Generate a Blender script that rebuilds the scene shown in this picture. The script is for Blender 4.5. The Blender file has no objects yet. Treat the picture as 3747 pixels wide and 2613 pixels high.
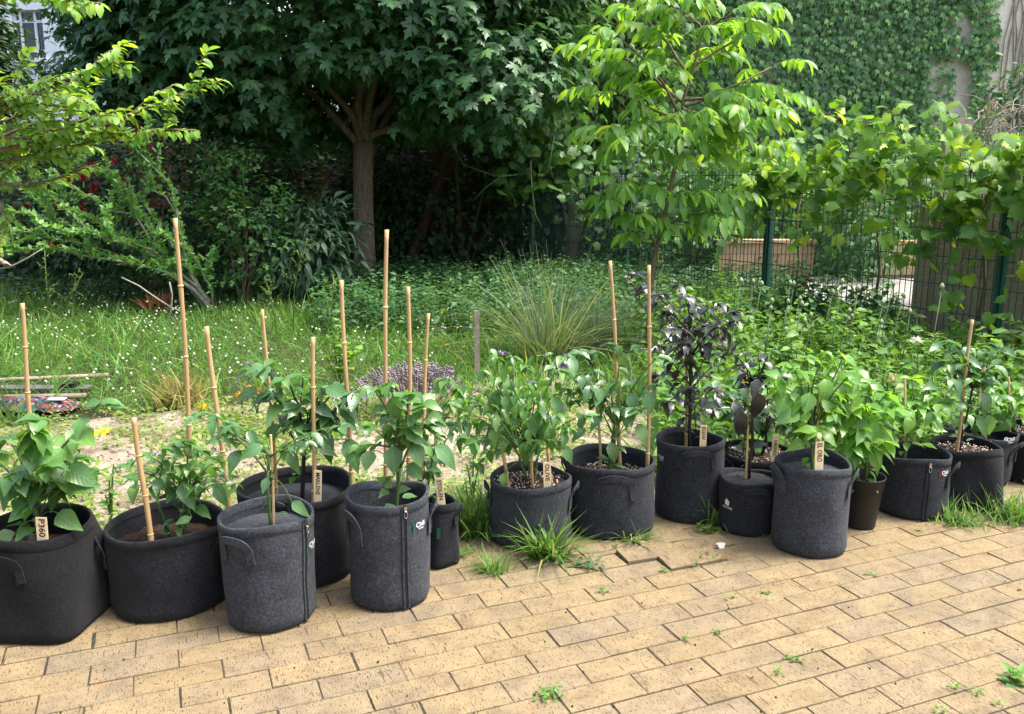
import bpy, math, random
import numpy as np
from mathutils import Vector, Matrix

# ------------------------------------------------------------------ camera, sky, sun, exposure
sc = bpy.context.scene
COL = sc.collection
H = 1.45                                     # eye height, metres
FV, CXV, CYV = 1930.2, 1148.0, 800.5         # focal length and centre for a 2296 x 1601 view of the photograph
PITCH = math.atan((1306.5 - 672.0) / 3150.0)
cam = bpy.data.objects.new('camera', bpy.data.cameras.new('camera'))
COL.objects.link(cam)
cam.data.sensor_width = 36.0
cam.data.lens = 36.0 * 3150.0 / 3747.0
cam.data.clip_start, cam.data.clip_end = 0.05, 600.0
cam.location = (0, 0, H)
cam.rotation_euler = (math.pi / 2 - PITCH, 0, 0)
sc.camera = cam

SUN_DIR = Vector((0.40, -0.02, 0.90)).normalized()      # towards the sun
world = bpy.data.worlds.new('World'); sc.world = world; world.use_nodes = True
wn = world.node_tree
sky = wn.nodes.new('ShaderNodeTexSky'); sky.sky_type = 'NISHITA'; sky.sun_disc = False
sky.sun_elevation = math.asin(SUN_DIR.z); sky.sun_rotation = math.atan2(SUN_DIR.x, SUN_DIR.y)
sky.air_density = 1.0; sky.dust_density = 5.0; sky.ozone_density = 0.6
wn.links.new(sky.outputs[0], wn.nodes['Background'].inputs[0])
wn.nodes['Background'].inputs[1].default_value = 0.15
sun = bpy.data.objects.new('sun', bpy.data.lights.new('sun', 'SUN'))
COL.objects.link(sun)
sun.data.energy = 2.2; sun.data.angle = math.radians(20); sun.data.color = (1.0, 0.95, 0.87)
sun.rotation_euler = SUN_DIR.to_track_quat('Z', 'Y').to_euler()
sc.view_settings.view_transform = 'Standard'; sc.view_settings.look = 'None'
sc.view_settings.exposure = 1.72; sc.view_settings.gamma = 1.0
sc.view_settings.use_curve_mapping = False
sc.cycles.max_bounces = 8; sc.cycles.diffuse_bounces = 4; sc.cycles.glossy_bounces = 2
sc.cycles.transmission_bounces = 4; sc.cycles.transparent_max_bounces = 4
sc.cycles.caustics_reflective = False; sc.cycles.caustics_refractive = False

rng = np.random.default_rng(11)
random.seed(5)
R = math.radians

# ------------------------------------------------------------------ helpers: view points -> places in the garden
CP, SP = math.cos(PITCH), math.sin(PITCH)
def ray(u, v):
    x, z = (u - CXV) / FV, -(v - CYV) / FV
    return Vector((x, CP + z * SP, -SP + z * CP))
def G(u, v, z=0.0):                      # where that line of sight meets the level z
    r = ray(u, v); t = (z - H) / r.z
    return Vector((r.x * t, r.y * t, z))
def P(u, v, y):                          # where it meets the upright plane at distance y
    r = ray(u, v); t = y / r.y
    return Vector((r.x * t, y, H + r.z * t))
def proj(p):                             # back to the view (arrays allowed)
    p = np.asarray(p, float).reshape(-1, 3)
    x, y, z = p[:, 0], p[:, 1], p[:, 2] - H
    d = y * CP - z * SP; up = y * SP + z * CP
    d = np.maximum(d, 1e-4)
    return CXV + FV * x / d, CYV - FV * up / d, d

# ------------------------------------------------------------------ helpers: things
def setp(o, label=None, cat=None, group=None, kind=None):
    if label: o['label'] = label
    if cat: o['category'] = cat
    if group: o['group'] = group
    if kind: o['kind'] = kind
    return o
def empty(name, loc, label=None, cat=None, group=None, kind=None):
    o = bpy.data.objects.new(name, None); COL.objects.link(o)
    o.location = loc; o.empty_display_size = 0.1
    return setp(o, label, cat, group, kind)
def link(name, mesh, parent=None, mat=None, loc=None):
    if mat is not None and not mesh.materials: mesh.materials.append(mat)
    o = bpy.data.objects.new(name, mesh); COL.objects.link(o)
    if parent is not None: o.parent = parent
    if loc is not None: o.location = loc
    return o

class MB:                                # collects a shape; build() makes ONE mesh object
    def __init__(s): s.v = []; s.f = []
    def add(s, V, Fs):
        b = len(s.v); s.v += [tuple(p) for p in V]; s.f += [tuple(i + b for i in f) for f in Fs]; return s
    def box(s, lo, hi, M=None):
        V = [Vector((x, y, z)) for z in (lo[2], hi[2]) for y in (lo[1], hi[1]) for x in (lo[0], hi[0])]
        if M is not None: V = [M @ p for p in V]
        return s.add(V, [(0, 2, 3, 1), (4, 5, 7, 6), (0, 1, 5, 4), (2, 6, 7, 3), (0, 4, 6, 2), (1, 3, 7, 5)])
    def tube(s, pts, rad, n=7, cap=True):
        pts = [Vector(p) for p in pts]; m = len(pts)
        if not hasattr(rad, '__len__'): rad = [rad] * m
        V = []; x = None
        for i, p in enumerate(pts):
            t = (pts[min(i + 1, m - 1)] - pts[max(i - 1, 0)])
            if t.length < 1e-9: t = Vector((0, 0, 1))
            t.normalize()
            if x is None: x = t.orthogonal().normalized()
            x = (x - t * x.dot(t)); x = x.normalized() if x.length > 1e-6 else t.orthogonal().normalized()
            y = t.cross(x)
            V += [p + (x * math.cos(2 * math.pi * k / n) + y * math.sin(2 * math.pi * k / n)) * rad[i] for k in range(n)]
        Fs = [(i * n + k, i * n + (k + 1) % n, (i + 1) * n + (k + 1) % n, (i + 1) * n + k) for i in range(m - 1) for k in range(n)]
        if cap: Fs += [tuple(range(n - 1, -1, -1)), tuple((m - 1) * n + k for k in range(n))]
        return s.add(V, Fs)
    def lathe(s, prof, n=24, c=(0, 0, 0), cap0=True, cap1=True):
        V = [(c[0] + r * math.cos(2 * math.pi * k / n), c[1] + r * math.sin(2 * math.pi * k / n), c[2] + z) for r, z in prof for k in range(n)]
        m = len(prof)
        Fs = [(i * n + k, i * n + (k + 1) % n, (i + 1) * n + (k + 1) % n, (i + 1) * n + k) for i in range(m - 1) for k in range(n)]
        if cap0: Fs.append(tuple(range(n - 1, -1, -1)))
        if cap1: Fs.append(tuple((m - 1) * n + k for k in range(n)))
        return s.add(V, Fs)
    def mesh(s, name, smooth=True):
        me = bpy.data.meshes.new(name); me.from_pydata(s.v, [], s.f)
        if smooth: me.polygons.foreach_set('use_smooth', [True] * len(me.polygons))
        me.update(); return me
    def build(s, name, mat, parent=None, smooth=True, loc=None):
        return link(name, s.mesh(name, smooth), parent, mat, loc)

def bez(a, b, c, n=8):
    a, b, c = Vector(a), Vector(b), Vector(c)
    return [a * (1 - t) ** 2 + b * 2 * t * (1 - t) + c * t * t for t in [i / (n - 1) for i in range(n)]]
def wob(pts, amp):
    return [p if i in (0, len(pts) - 1) else p + Vector(rng.normal(0, amp, 3)) for i, p in enumerate(pts)]

# big joined meshes through numpy: template repeated with a frame (x, y, z columns), a size and a place
def np_mesh(name, V, loops, totals, luv=None, smooth=True):
    me = bpy.data.meshes.new(name)
    me.vertices.add(len(V)); me.vertices.foreach_set('co', np.ascontiguousarray(V, np.float32).ravel())
    me.loops.add(len(loops)); me.loops.foreach_set('vertex_index', np.ascontiguousarray(loops, np.int32))
    me.polygons.add(len(totals))
    starts = np.concatenate([[0], np.cumsum(totals)[:-1]]).astype(np.int32)
    me.polygons.foreach_set('loop_start', starts)
    try: me.polygons.foreach_set('loop_total', np.asarray(totals, np.int32))
    except Exception: pass
    if smooth: me.polygons.foreach_set('use_smooth', np.ones(len(totals), bool))
    if luv is not None:
        a = me.attributes.new('luv', 'FLOAT_VECTOR', 'POINT'); a.data.foreach_set('vector', np.ascontiguousarray(luv, np.float32).ravel())
    me.update(calc_edges=True); return me
def tmpl(V, Fs, uv=None):
    V = np.asarray(V, float)
    return dict(V=V, loops=np.array([i for f in Fs for i in f], int), tot=np.array([len(f) for f in Fs], int), uv=V.copy() if uv is None else np.asarray(uv, float))
def scatter(name, T, pos, M, size):
    n = len(pos); k = len(T['V'])
    size = np.asarray(size, float)
    S = size.reshape(n, 1, -1) if size.ndim > 1 else size.reshape(n, 1, 1)
    V = np.einsum('nij,nkj->nki', M, T['V'][None] * S) + pos[:, None, :]
    loops = (T['loops'][None] + (np.arange(n) * k)[:, None]).ravel()
    return V.reshape(-1, 3), loops, np.tile(T['tot'], n), np.tile(T['uv'], (n, 1))
def joined(name, Ts, pos, M, size):
    pos = np.asarray(pos, float); size = np.asarray(size, float)
    which = rng.integers(0, len(Ts), len(pos)); parts = []; base = 0
    VV, LL, TT, UU = [], [], [], []
    for i, T in enumerate(Ts):
        s = which == i
        if not s.any(): continue
        V, l, t, u = scatter(name, T, pos[s], M[s], size[s])
        VV.append(V); LL.append(l + base); TT.append(t); UU.append(u); base += len(V)
    return np_mesh(name, np.concatenate(VV), np.concatenate(LL), np.concatenate(TT), np.concatenate(UU))
def unit(a):
    a = np.asarray(a, float); return a / np.maximum(np.linalg.norm(a, axis=-1, keepdims=True), 1e-9)
def frames(d, n):                        # y column along d, z column near n
    y = unit(d); x = np.cross(y, n); bad = np.linalg.norm(x, axis=1) < 1e-4
    x[bad] = np.cross(y[bad], np.array([0.3, 0.9, 0.2])); x = unit(x); z = np.cross(x, y)
    return np.stack([x, y, z], axis=2)

_leafmesh = {}
def leaf_mesh(T, mat):
    k = (id(T), mat.name)
    if k not in _leafmesh:
        me = np_mesh('leaf', T['V'], T['loops'], T['tot'], T['uv']); me.materials.append(mat); _leafmesh[k] = me
    return _leafmesh[k]
def leaf_obj(name, T, mat, parent, pos, M, size, origin):
    o = bpy.data.objects.new(name, leaf_mesh(T, mat)); COL.objects.link(o); o.parent = parent
    m = Matrix.Identity(4)
    for i in range(3):
        for j in range(3): m[i][j] = M[i][j] * size
        m[i][3] = pos[i] - origin[i]
    o.matrix_basis = m; return o
def foliage(root, Ts, pos, M, size, mat, singles=300, part='leaf', mass='foliage', minpx=13.0):
    """leaves of one plant: those that show largest as parts, the others joined"""
    pos = np.asarray(pos, float); size = np.asarray(size, float); org = np.array(root.location)
    if not len(pos): return
    u, v, d = proj(pos); px = size * 3150.0 / d
    ok = (u > -40) & (u < 2336) & (v > -40) & (v < 1640) & (px >= minpx) & (pos[:, 1] > 0.5)
    order = np.argsort(np.where(ok, d, 1e9))[:singles]; order = order[ok[order]]
    for i in order:
        leaf_obj(part, Ts[rng.integers(0, len(Ts))], mat, root, pos[i], M[i], size[i], org)
    rest = np.ones(len(pos), bool); rest[order] = False
    if rest.any():
        me = joined(mass, Ts, pos[rest] - org, M[rest], size[rest]); me.materials.append(mat)
        setp(link(mass, me, root), kind='stuff')

# ------------------------------------------------------------------ writing: built-in font turned into mesh
def text_mesh(txt, h):
    V, Fs = TEXTS[txt]; return [w * h for w in V], Fs
def make_text(txt, h, bold=0.0):
    cu = bpy.data.curves.new('txt', 'FONT'); cu.body = txt; cu.size = h; cu.align_x = 'CENTER'; cu.align_y = 'CENTER'; cu.offset = bold; cu.resolution_u = 3
    o = bpy.data.objects.new('txt', cu); COL.objects.link(o); bpy.context.view_layer.update()
    me = bpy.data.meshes.new_from_object(o); V = [w.co.copy() for w in me.vertices]; Fs = [tuple(f.vertices) for f in me.polygons]
    bpy.data.objects.remove(o); bpy.data.curves.remove(cu); bpy.data.meshes.remove(me); return V, Fs

TEXTS = {t: make_text(t, 1.0, .018) for t in ('Chili', 'Welten', 'ROOTIES', 'P360', 'MARLENE', 'STOLEN', 'OLIVE', 'JIGSAW', 'HEINO', 'EL ORO')}

# ------------------------------------------------------------------ leaf shapes (unit length along +y, face up)
def grid_leaf(w, st, bend=0.25, fold=0.18, curl=0.0, wave=0.0):
    """st: list of (y, half width factor)"""
    V = []; Fs = []; uv = []
    for i, (y, h) in enumerate(st):
        z = -bend * y * y
        for sx in (-1, 0, 1):
            x = sx * h * w; V.append((x + curl * y * y, y * (1 - 0.15 * bend * y), z + abs(x) * fold + (wave * math.sin(i * 2.4 + sx) * h * w if sx else 0))); uv.append((x, y, 0))
    for i in range(len(st) - 1):
        a = i * 3; Fs += [(a, a + 1, a + 4, a + 3), (a + 1, a + 2, a + 5, a + 4)]
    return tmpl(V, Fs, uv)
OV = [(0.0, .04), (.12, .55), (.3, 1.0), (.52, .92), (.72, .62), (.88, .26), (1.0, .01)]
CHILI = [grid_leaf(.27, OV, b, f, c, w) for b, f, c, w in ((.15, .28, .05, .16), (.4, .34, -.08, .22), (.55, .25, .1, .2), (.3, .45, -.12, .24), (.75, .3, .03, .2))]
CHILIB = [grid_leaf(.34, OV, b, f, c, w) for b, f, c, w in ((.2, .24, .06, .15), (.45, .3, -.08, .2), (.65, .26, .08, .2))]
NARROW = [grid_leaf(.15, OV, b, .3, c) for b, c in ((.2, .05), (.5, -.08), (.8, .1))]
LANCE = [grid_leaf(.09, [(0, .1), (.25, 1), (.6, .8), (1, .02)], b, .3, c) for b, c in ((.2, .1), (.6, -.1))]
OVAL = [grid_leaf(.26, [(0, .05), (.25, .9), (.6, 1.0), (.88, .5), (1, .02)], b, .2, c) for b, c in ((.15, .05), (.35, -.05), (.5, 0))]
WALNUT = [grid_leaf(.2, [(0, .05), (.2, .8), (.5, 1.0), (.8, .62), (1, .02)], b, .25, c) for b, c in ((.2, .06), (.4, -.06), (.6, 0))]
SMALL = [grid_leaf(.28, [(0, .05), (.35, 1.0), (.75, .7), (1, .02)], b, .25, 0) for b in (.1, .4)]
TINY = [tmpl([(0, 0, 0), (-.28, .5, .08), (0, 1, -.12), (.28, .5, .08)], [(0, 2, 1), (0, 3, 2)])]
def fan(pts, bend=.2, cup=.1):
    V = [(0, .32, 0)]; uv = [(0, .32, 0)]
    for x, y in pts: V.append((x, y, -bend * y * y * .6 - cup * x * x)); uv.append((x, y, 0))
    n = len(pts)
    return tmpl(V, [(0, 1 + i, 1 + (i + 1) % n) for i in range(n)], uv)
def mirror(half): return half + [(-x, y) for x, y in reversed(half) if abs(x) > 1e-6]
MAPLE_H = [(0, .04), (.1, -.06), (.26, -.1), (.44, -.14), (.36, .02), (.27, .12), (.5, .14), (.7, .44), (.5, .42), (.42, .54), (.2, .42), (.17, .5), (.3, .72), (.15, .76), (0, 1.08)]
MAPLE = [fan(mirror(MAPLE_H), b, c) for b, c in ((.2, .3), (.5, .5), (.7, .1))]
FIELD = [fan(mirror([(0, 0), (.2, -.04), (.42, .12), (.45, .35), (.2, .4), (.18, .62), (.3, .8), (0, 1)]), b, .3) for b in (.2, .5)]
GRAPE_H = [(0, .06), (.08, -.08), (.22, -.14), (.3, -.06), (.46, -.04), (.44, .08), (.58, .2), (.46, .28), (.6, .5), (.44, .5), (.46, .66), (.31, .62), (.28, .8), (.17, .8), (.1, .94), (0, 1.04)]
GRAPE = [fan(mirror(GRAPE_H), b, c) for b, c in ((.2, .5), (.5, .2), (.35, .8), (.05, .3))]
IVY = [tmpl([(0, 0, 0), (-.34, .3, .03), (-.42, .62, -.12), (-.12, .5, 0), (0, 1.0, -.25), (.12, .5, 0), (.42, .62, -.12), (.34, .3, .03)], [(0, 3, 2, 1), (0, 5, 4, 3), (0, 7, 6, 5)])]
def blade(bend, w=.03, n=3):
    V = []; Fs = []
    for i in range(n + 1):
        t = i / n; hw = w * (1 - t) ** .7 if i < n else .0008; V += [(-hw, t * (1 - .3 * bend * t), -bend * t * t), (hw, t * (1 - .3 * bend * t), -bend * t * t)]
    for i in range(n): Fs.append((2 * i, 2 * i + 1, 2 * i + 3, 2 * i + 2))
    return tmpl(V, Fs)
BLADE = [blade(b) for b in (.1, .35, .7)]
FINE = [blade(b, .006, 5) for b in (.15, .4, .8)]
CLOVER = [tmpl([(0, 0, 0)] + [q for a in (0, 2.094, 4.189) for q in ((math.sin(a) * .5 - math.cos(a) * .32, math.cos(a) * .5 + math.sin(a) * .32, .06), (math.sin(a), math.cos(a), .0), (math.sin(a) * .5 + math.cos(a) * .32, math.cos(a) * .5 - math.sin(a) * .32, .06))],
    [(0, 3, 2, 1), (0, 6, 5, 4), (0, 9, 8, 7)])]
BALL = tmpl([(0, 0, -.5), (.5, 0, 0), (0, .5, 0), (-.5, 0, 0), (0, -.5, 0), (.3, .3, .35), (-.3, .3, .35), (-.3, -.3, .35), (.3, -.3, .35)],
    [(0, 2, 1), (0, 3, 2), (0, 4, 3), (0, 1, 4), (1, 2, 5), (2, 3, 6), (3, 4, 7), (4, 1, 8), (2, 6, 5), (3, 7, 6), (4, 8, 7), (1, 5, 8), (5, 6, 7, 8)])

# ------------------------------------------------------------------ materials
def newmat(name):
    m = bpy.data.materials.new(name); m.use_nodes = True
    nt = m.node_tree; b = nt.nodes['Principled BSDF']; return m, nt, b
def N(nt, t, **kw):
    n = nt.nodes.new(t)
    for k, v in kw.items(): setattr(n, k, v)
    return n
def ramp(nt, fac, stops, interp='LINEAR'):
    r = N(nt, 'ShaderNodeValToRGB'); r.color_ramp.interpolation = interp
    e = r.color_ramp.elements
    while len(e) < len(stops): e.new(.5)
    for x, (p, c) in zip(e, stops): x.position = p; x.color = (*c, 1) if len(c) == 3 else c
    nt.links.new(fac, r.inputs[0]); return r.outputs[0]
def mth(nt, op, a, b=None):
    n = N(nt, 'ShaderNodeMath', operation=op)
    for i, x in enumerate((a, b)):
        if x is None: continue
        if isinstance(x, (int, float)): n.inputs[i].default_value = x
        else: nt.links.new(x, n.inputs[i])
    return n.outputs[0]
def mixc(nt, fac, a, b, blend='MIX'):
    n = N(nt, 'ShaderNodeMix', data_type='RGBA', blend_type=blend)
    for i, x in ((0, fac), (6, a), (7, b)):
        if isinstance(x, (int, float)): n.inputs[i].default_value = x
        elif isinstance(x, tuple): n.inputs[i].default_value = (*x, 1)
        else: nt.links.new(x, n.inputs[i])
    return n.outputs[2]
def noise(nt, scale, detail=3, rough=.5, vec=None, dist=0.0):
    n = N(nt, 'ShaderNodeTexNoise'); n.inputs['Scale'].default_value = scale; n.inputs['Detail'].default_value = detail
    n.inputs['Roughness'].default_value = rough; n.inputs['Distortion'].default_value = dist
    if vec is not None: nt.links.new(vec, n.inputs['Vector'])
    return n.outputs[0]
def objco(nt): return N(nt, 'ShaderNodeTexCoord').outputs['Object']
def worldpos(nt): return N(nt, 'ShaderNodeNewGeometry').outputs['Position']
def bump(nt, b, h, strength=.3, dist=.01):
    n = N(nt, 'ShaderNodeBump'); n.inputs['Strength'].default_value = strength; n.inputs['Distance'].default_value = dist
    nt.links.new(h, n.inputs['Height']); nt.links.new(n.outputs[0], b.inputs['Normal'])
def rnd(nt):
    g = N(nt, 'ShaderNodeNewGeometry'); o = N(nt, 'ShaderNodeObjectInfo')
    return mth(nt, 'FRACT', mth(nt, 'ADD', g.outputs['Random Per Island'], o.outputs['Random']))
def leafmat(name, a, b, c=None, trans=.35, tcol=None, rough=.45, spec=.4, vein=0.0, coat=0.0):
    m, nt, bs = newmat(name)
    r = rnd(nt); stops = [(0, a), (.75, b)] + ([(1, c)] if c else [])
    col = ramp(nt, r, stops)
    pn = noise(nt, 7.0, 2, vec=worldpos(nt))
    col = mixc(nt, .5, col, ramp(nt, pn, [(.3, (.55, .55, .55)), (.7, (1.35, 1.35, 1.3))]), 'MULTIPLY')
    if vein:
        at = N(nt, 'ShaderNodeAttribute', attribute_name='luv'); sx = N(nt, 'ShaderNodeSeparateXYZ'); nt.links.new(at.outputs['Vector'], sx.inputs[0])
        ax = mth(nt, 'ABSOLUTE', sx.outputs[0]); mid = mth(nt, 'LESS_THAN', ax, .014)
        w = mth(nt, 'PINGPONG', mth(nt, 'MULTIPLY', mth(nt, 'SUBTRACT', sx.outputs[1], mth(nt, 'MULTIPLY', ax, 1.2)), 7.0), .5)
        side = mth(nt, 'LESS_THAN', w, .06); vv = mth(nt, 'MAXIMUM', mid, mth(nt, 'MULTIPLY', side, .55))
        col = mixc(nt, mth(nt, 'MULTIPLY', vv, vein * .6), col, tuple(min(1, x * 2.2 + .04) for x in b))
        bump(nt, bs, mth(nt, 'SUBTRACT', w, vv), .1, .01)
    nt.links.new(col, bs.inputs['Base Color'])
    bs.inputs['Roughness'].default_value = rough; bs.inputs['Specular IOR Level'].default_value = spec
    if trans:
        t = N(nt, 'ShaderNodeBsdfTranslucent')
        tc = mixc(nt, 1.0, col, tcol or (2.2, 1.9, .9), 'MULTIPLY'); nt.links.new(tc, t.inputs[0])
        mx = N(nt, 'ShaderNodeMixShader'); mx.inputs[0].default_value = trans
        nt.links.new(bs.outputs[0], mx.inputs[1]); nt.links.new(t.outputs[0], mx.inputs[2])
        nt.links.new(mx.outputs[0], nt.nodes['Material Output'].inputs[0])
    return m
def plain(name, c, c2=None, scale=20, rough=.7, spec=.3, bumpy=.0, metal=0, stretch=None):
    m, nt, bs = newmat(name); v = objco(nt)
    if stretch:
        mp = N(nt, 'ShaderNodeMapping'); mp.inputs['Scale'].default_value = stretch; nt.links.new(v, mp.inputs[0]); v = mp.outputs[0]
    n = noise(nt, scale, 4, .6, v)
    c2 = c2 or tuple(x * .65 for x in c)
    nt.links.new(ramp(nt, n, [(.3, c2), (.7, c)]), bs.inputs['Base Color'])
    bs.inputs['Roughness'].default_value = rough; bs.inputs['Specular IOR Level'].default_value = spec; bs.inputs['Metallic'].default_value = metal
    if bumpy: bump(nt, bs, n, bumpy, .01)
    return m

M = {}
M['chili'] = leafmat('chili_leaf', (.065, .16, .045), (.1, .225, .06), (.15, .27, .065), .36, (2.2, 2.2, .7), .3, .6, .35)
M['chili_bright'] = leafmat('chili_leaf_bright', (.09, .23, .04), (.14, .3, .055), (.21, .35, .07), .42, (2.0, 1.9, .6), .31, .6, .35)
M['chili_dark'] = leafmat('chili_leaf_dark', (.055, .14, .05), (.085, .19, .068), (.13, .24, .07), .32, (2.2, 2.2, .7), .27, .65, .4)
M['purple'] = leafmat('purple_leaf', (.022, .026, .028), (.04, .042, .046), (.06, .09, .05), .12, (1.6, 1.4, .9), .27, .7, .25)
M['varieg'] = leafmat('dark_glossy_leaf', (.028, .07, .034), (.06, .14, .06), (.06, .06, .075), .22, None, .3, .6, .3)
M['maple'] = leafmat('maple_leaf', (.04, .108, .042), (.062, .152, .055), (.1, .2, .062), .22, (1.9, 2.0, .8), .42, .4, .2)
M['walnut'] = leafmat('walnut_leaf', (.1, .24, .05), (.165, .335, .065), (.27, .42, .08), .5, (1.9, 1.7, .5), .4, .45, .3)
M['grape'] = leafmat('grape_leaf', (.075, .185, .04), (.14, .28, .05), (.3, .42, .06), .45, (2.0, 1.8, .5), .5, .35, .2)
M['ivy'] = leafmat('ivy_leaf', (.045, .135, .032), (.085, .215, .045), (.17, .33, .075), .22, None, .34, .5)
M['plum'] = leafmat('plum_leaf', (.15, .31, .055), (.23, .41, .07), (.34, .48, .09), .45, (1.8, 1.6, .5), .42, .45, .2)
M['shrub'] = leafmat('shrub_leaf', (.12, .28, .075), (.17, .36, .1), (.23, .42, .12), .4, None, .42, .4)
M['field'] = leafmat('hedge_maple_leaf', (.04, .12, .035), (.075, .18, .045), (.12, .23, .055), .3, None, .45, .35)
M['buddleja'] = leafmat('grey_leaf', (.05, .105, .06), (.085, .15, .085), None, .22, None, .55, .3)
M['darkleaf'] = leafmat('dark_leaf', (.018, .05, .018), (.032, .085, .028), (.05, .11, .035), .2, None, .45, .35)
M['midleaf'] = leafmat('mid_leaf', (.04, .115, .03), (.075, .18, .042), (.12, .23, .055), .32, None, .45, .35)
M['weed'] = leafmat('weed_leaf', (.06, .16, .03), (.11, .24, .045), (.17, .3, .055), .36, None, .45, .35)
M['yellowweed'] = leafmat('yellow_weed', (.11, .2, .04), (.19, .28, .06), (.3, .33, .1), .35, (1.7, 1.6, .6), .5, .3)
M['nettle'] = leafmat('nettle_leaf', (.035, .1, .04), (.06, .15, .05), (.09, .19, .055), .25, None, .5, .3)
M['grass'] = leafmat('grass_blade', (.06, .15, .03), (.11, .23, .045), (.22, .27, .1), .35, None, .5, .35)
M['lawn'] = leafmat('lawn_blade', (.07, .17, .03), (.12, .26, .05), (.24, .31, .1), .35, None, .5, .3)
M['reed'] = leafmat('ornamental_grass_blade', (.12, .2, .09), (.19, .27, .14), (.38, .38, .22), .3, None, .45, .4)
M['clover'] = leafmat('clover_leaf', (.04, .13, .025), (.065, .18, .035), None, .3, None, .5, .3)
M['white'] = leafmat('white_petal', (.55, .56, .48), (.72, .72, .64), None, .3, (1.1, 1.1, 1.0), .6, .2)
M['yellow'] = leafmat('yellow_petal', (.75, .5, .02), (.85, .62, .04), None, .25, (1.1, 1, .6), .6, .2)
M['orange'] = leafmat('orange_petal', (.75, .2, .01), (.85, .36, .02), None, .2, (1.1, 1, .6), .6, .2)
M['red'] = leafmat('red_petal', (.2, .005, .014), (.34, .01, .024), None, .2, (1.2, .7, .7), .5, .3)
M['scarlet'] = leafmat('scarlet_petal', (.6, .03, .02), (.75, .08, .03), None, .2, (1.2, .7, .7), .5, .3)
M['pink'] = leafmat('pink_petal', (.75, .52, .42), (.82, .64, .55), None, .3, (1.1, 1, 1), .6, .2)
M['violet'] = leafmat('violet_petal', (.12, .05, .2), (.3, .2, .45), None, .2, (1.1, 1, 1), .6, .2)
M['lavender'] = leafmat('lavender_flower', (.2, .165, .18), (.3, .25, .26), None, .2, (1.1, 1, 1), .6, .2)
M['greystem'] = leafmat('grey_green_stem', (.09, .13, .08), (.14, .19, .11), None, .1, None, .6, .2)
M['stem'] = plain('green_stem', (.1, .17, .05), (.06, .11, .035), 40, .5)
M['darkstem'] = plain('dark_stem', (.03, .03, .03), (.015, .012, .018), 40, .45)
M['bark'] = plain('bark', (.24, .18, .13), (.09, .065, .045), 9, .9, .2, 1.0, stretch=(4, 4, .6))
M['twig'] = plain('twig_bark', (.2, .15, .1), (.1, .07, .045), 30, .8)
M['palebark'] = plain('pale_bark', (.34, .32, .27), (.17, .17, .12), 16, .8, .2, .4)
M['redbark'] = plain('reddish_bark', (.14, .08, .055), (.06, .035, .025), 12, .9, .2, .6, stretch=(3, 3, .7))
M['bamboo'] = plain('bamboo', (.5, .345, .17), (.36, .225, .1), 22, .5, .4, .1, stretch=(1, 1, .15))
M['oldbamboo'] = plain('weathered_bamboo', (.34, .28, .2), (.12, .09, .06), 20, .7, .3, .2, stretch=(.2, 1, 1))
M['splint'] = plain('split_wood', (.66, .48, .24), (.5, .35, .16), 30, .7)
M['tagwood'] = plain('label_wood', (.8, .66, .42), (.72, .57, .34), 25, .6, .3, 0, stretch=(6, 1, .5))
M['ink'] = plain('black_ink', (.012, .012, .012), None, 10, .6)
M['fence'] = plain('green_fence_paint', (.008, .06, .045), (.006, .045, .034), 15, .38, .5)
M['dirt'] = plain('potting_soil', (.055, .035, .024), (.018, .012, .009), 60, .95, .1, 1.0)
M['blackplastic'] = plain('black_plastic', (.016, .017, .016), (.012, .012, .011), 6, .5, .3)
M['metal'] = plain('zip_metal', (.5, .5, .5), (.35, .35, .35), 30, .3, .5, 0, 1)
M['zip'] = plain('zip_tape', (.006, .006, .007), None, 80, .8)
M['printwhite'] = plain('white_print', (.75, .76, .77), (.66, .66, .68), 60, .7)
M['printgreen'] = plain('green_print', (.006, .09, .045), None, 60, .7)
M['printred'] = plain('red_print', (.22, .008, .012), None, 60, .7)
M['twistgreen'] = plain('green_plant_tie', (.2, .32, .12), None, 60, .6)
M['render_white'] = plain('white_plaster', (.68, .72, .78), (.6, .64, .7), 3, .85, .2, .1)
M['framewhite'] = plain('white_window_frame', (.78, .8, .82), None, 5, .5)
M['stick'] = plain('weathered_stick', (.34, .3, .24), (.2, .17, .13), 30, .85)

def felt_mat():
    m, nt, b = newmat('grey_felt'); v = objco(nt); oi = N(nt, 'ShaderNodeObjectInfo')
    add = N(nt, 'ShaderNodeVectorMath', operation='ADD'); nt.links.new(v, add.inputs[0]); nt.links.new(oi.outputs['Location'], add.inputs[1]); v = add.outputs[0]
    fib = noise(nt, 120, 5, .75, v, 1.0); fine = noise(nt, 900, 2, .7, v); blot = noise(nt, 14, 4, .6, v)
    c = ramp(nt, fib, [(.33, (.012, .0138, .017)), (.5, (.030, .034, .041)), (.67, (.062, .068, .079))])
    c = mixc(nt, .55, c, ramp(nt, blot, [(.3, (.62, .62, .62)), (.7, (1.3, 1.3, 1.28))]), 'MULTIPLY')
    c = mixc(nt, 1.0, c, oi.outputs['Color'], 'MULTIPLY')
    nt.links.new(c, b.inputs['Base Color']); b.inputs['Roughness'].default_value = .95; b.inputs['Specular IOR Level'].default_value = .15
    b.inputs['Sheen Weight'].default_value = .04; b.inputs['Sheen Roughness'].default_value = .6
    bump(nt, b, mth(nt, 'ADD', fib, mth(nt, 'MULTIPLY', blot, 1.5)), .5, .004); return m
M['felt'] = felt_mat()

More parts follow.
